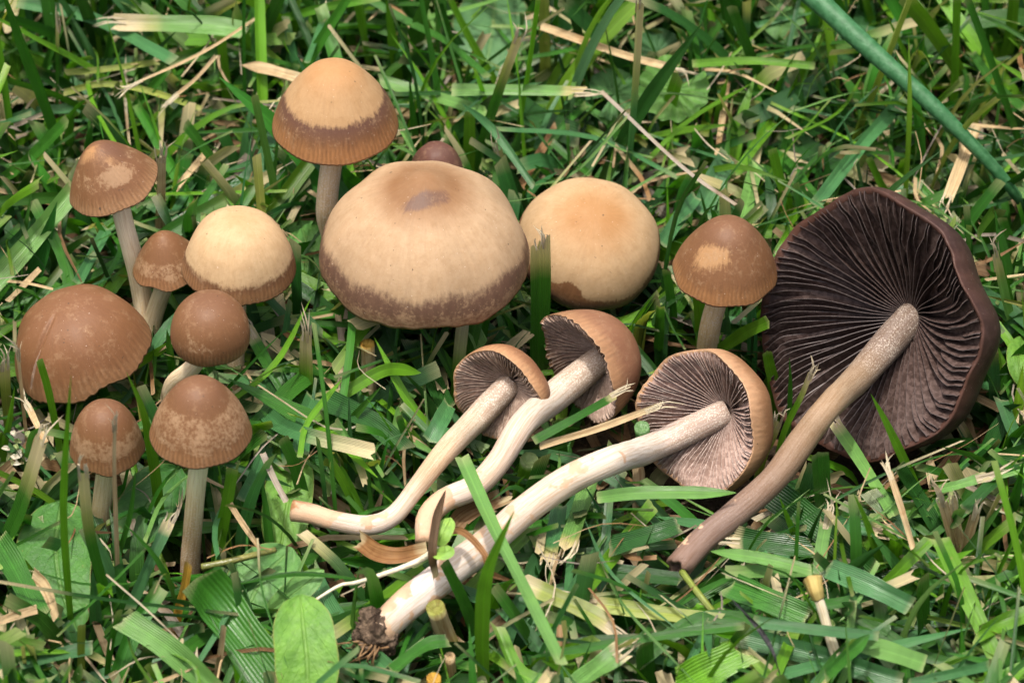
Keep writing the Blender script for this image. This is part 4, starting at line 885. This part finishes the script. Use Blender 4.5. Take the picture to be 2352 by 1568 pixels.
# ---------------------------------------------------------------- the rest of the turf
def clear(X, slack=.0, hero_p=.9):
    b, d = lookup(BACK, X)
    if np.any(d < b): return False
    if hero_p >= 1:
        h, d = lookup(HERO, X); return np.mean((d < h - .02) & (h < 1e8)) < .05
    h, d = lookup(HERO, X)
    if rng.uniform() < hero_p and np.mean(d < h - .02) > .12 and np.any((d < h - .02) & (h < 1e8)):
        return not (np.mean((d < h - .02) & (h < 1e8)) > .10)
    return True
PAL = ['g', 'y', 'b', 'd', 'p', 'e']
def rtint(p): 
    c = np.array(TINT[rng.choice(PAL, p=p)]); return c * rng.uniform(.75, 1.25) * (1 + .08 * rng.normal(size=3))
def turf(n, xr, yr, hl, lean, wd, p, heap, hero_p=.9, nseg=8, nc=3, z0=-.1, dryp=.06, cutp=.55):
    k = 0; tries = 0
    while k < n and tries < n * 4:
        tries += 1
        x, y = rng.uniform(*xr), rng.uniform(*yr); L = rng.uniform(*hl); a = rng.uniform(0, 6.283); le = abs(rng.normal()) * lean + .08; le = min(le, 1.35)
        d = V(math.cos(a), math.sin(a), 0); b = V(x, y, z0); cur = rng.uniform(0, .6)
        P = [b, b + d * math.sin(le * .5) * L * .35 + V(0, 0, math.cos(le * .5) * L * .35)]
        P.append(P[1] + d * math.sin(le) * L * .35 + V(0, 0, math.cos(le) * L * .35)); l2 = min(le + cur, 1.9)
        P.append(P[2] + d * math.sin(l2) * L * .3 + V(0, 0, math.cos(l2) * L * .3))
        w = rng.uniform(*wd); tip = 'p' if rng.uniform() > cutp else ('c' if rng.uniform() < .75 else 'f')
        fc = nrm(V(rng.normal(), rng.normal() - .6, .8))
        g = blade_geo(P, w, fc, rtint(p), tip, 'b', nseg, nc, fold=rng.uniform(.15, .6), twist=rng.normal() * .9, base_pale=.35, dry=.15 if rng.uniform() < dryp else 0, taper=rng.uniform(.25, .6))
        if not clear(g[0], hero_p=hero_p): continue
        heap.add(g); k += 1
def litter(n, xr, yr, zr, ll, wd, pal, heap, dry, hero_p=.9, nseg=6, nc=3, zf=1.0):
    k = 0; tries = 0
    while k < n and tries < n * 4:
        tries += 1
        x, y, z = rng.uniform(*xr), rng.uniform(*yr), rng.uniform(*zr); L = rng.uniform(*ll); a = rng.uniform(0, 6.283); s_ = rng.normal() * .28
        d = V(math.cos(a) * math.cos(s_), math.sin(a) * math.cos(s_), math.sin(s_)); sg = np.cross(d, V(0, 0, 1)); bow = rng.normal() * .12 * L
        c = V(x, y, z); P = [c - d * L / 2, c + sg * bow + V(0, 0, rng.normal() * .06 * L), c + d * L / 2]
        for q in P: q[2] = max(q[2], .05)
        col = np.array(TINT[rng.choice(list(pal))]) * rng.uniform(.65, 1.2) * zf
        g = blade_geo(P, rng.uniform(*wd), nrm(V(rng.normal() * .5, rng.normal() * .5 - .3, 1)), col, rng.choice(['c', 'p', 'c', 'f']), rng.choice(['c', 'p', 'c']), nseg, nc, fold=rng.uniform(.1, .5), twist=rng.normal() * (1.2 if dry else .5))
        if not clear(g[0], hero_p=hero_p): continue
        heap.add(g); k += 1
H_UNDER, H_TURF, H_THATCH, H_CLIP = Heap(), Heap(), Heap(), Heap()
XR, YR = (-9.5, 9.5), (-9.0, 11.5)
FX, FY = (-7.2, 7.2), (-7.5, 8.5)
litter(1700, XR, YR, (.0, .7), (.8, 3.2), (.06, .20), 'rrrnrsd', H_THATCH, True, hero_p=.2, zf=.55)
turf(4600, XR, YR, (.9, 2.3), .75, (.10, .24), [.36, .10, .12, .41, .0, .01], H_UNDER, hero_p=.5)  # extra dark green: shade in the gaps is partly put into the tint
litter(800, XR, YR, (.4, 1.3), (1.8, 5.0), (.10, .26), 'gbdgbydg', H_CLIP, False, hero_p=1, nseg=10, nc=5)
turf(1700, XR, (-9, 2), (2.0, 4.0), .70, (.09, .22), [.36, .34, .14, .11, .04, .01], H_TURF, hero_p=1, nseg=10, nc=5)
turf(1450, XR, (1, 11.5), (2.2, 5.2), .85, (.11, .25), [.36, .32, .14, .13, .04, .01], H_TURF, hero_p=1, nseg=11, nc=5)
litter(260, FX, (-7.5, 1), (1.0, 1.9), (1.2, 4.0), (.08, .22), 'gbpygby', H_CLIP, False, hero_p=1, nseg=8, nc=5)
litter(260, FX, FY, (.9, 1.7), (.4, 2.2), (.02, .08), 'sssnwr', H_DRY, True, hero_p=.9)
litter(650, FX, FY, (.7, 1.7), (.8, 3.6), (.03, .08), 'gybpgdg', H_CLIP, False, hero_p=.6, nseg=8, nc=3)
turf(900, FX, FY, (1.5, 3.6), .75, (.03, .09), [.34, .36, .14, .08, .04, .04], H_TURF, hero_p=.6, nseg=9, nc=3)
litter(320, FX, FY, (1.0, 1.8), (.3, 1.4), (.008, .025), 'wwnsr', H_DRY, True, hero_p=.3, nseg=6)
H_GRASS.link('lawn_grass', M_GRASS, 'narrow green grass blades rising all through the lawn', 'grass')
H_WIDE.link('lawn_grass', M_WIDE, 'broad green grass blades strewn and standing in the lawn', 'grass')
H_UNDER.link('lawn_grass', M_GRASS, 'short dense grass shoots at the base of the lawn', 'grass')
H_TURF.link('lawn_grass', M_GRASS, 'longer leaning grass blades of the lawn', 'grass')
H_CLIP.link('grass_clippings', M_WIDE, 'cut green grass pieces lying in the lawn', 'grass clippings')
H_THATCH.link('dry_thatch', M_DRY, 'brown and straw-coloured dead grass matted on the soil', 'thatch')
H_DRY.link('dry_straw', M_DRY, 'loose straw-coloured dead grass pieces on the lawn', 'straw')
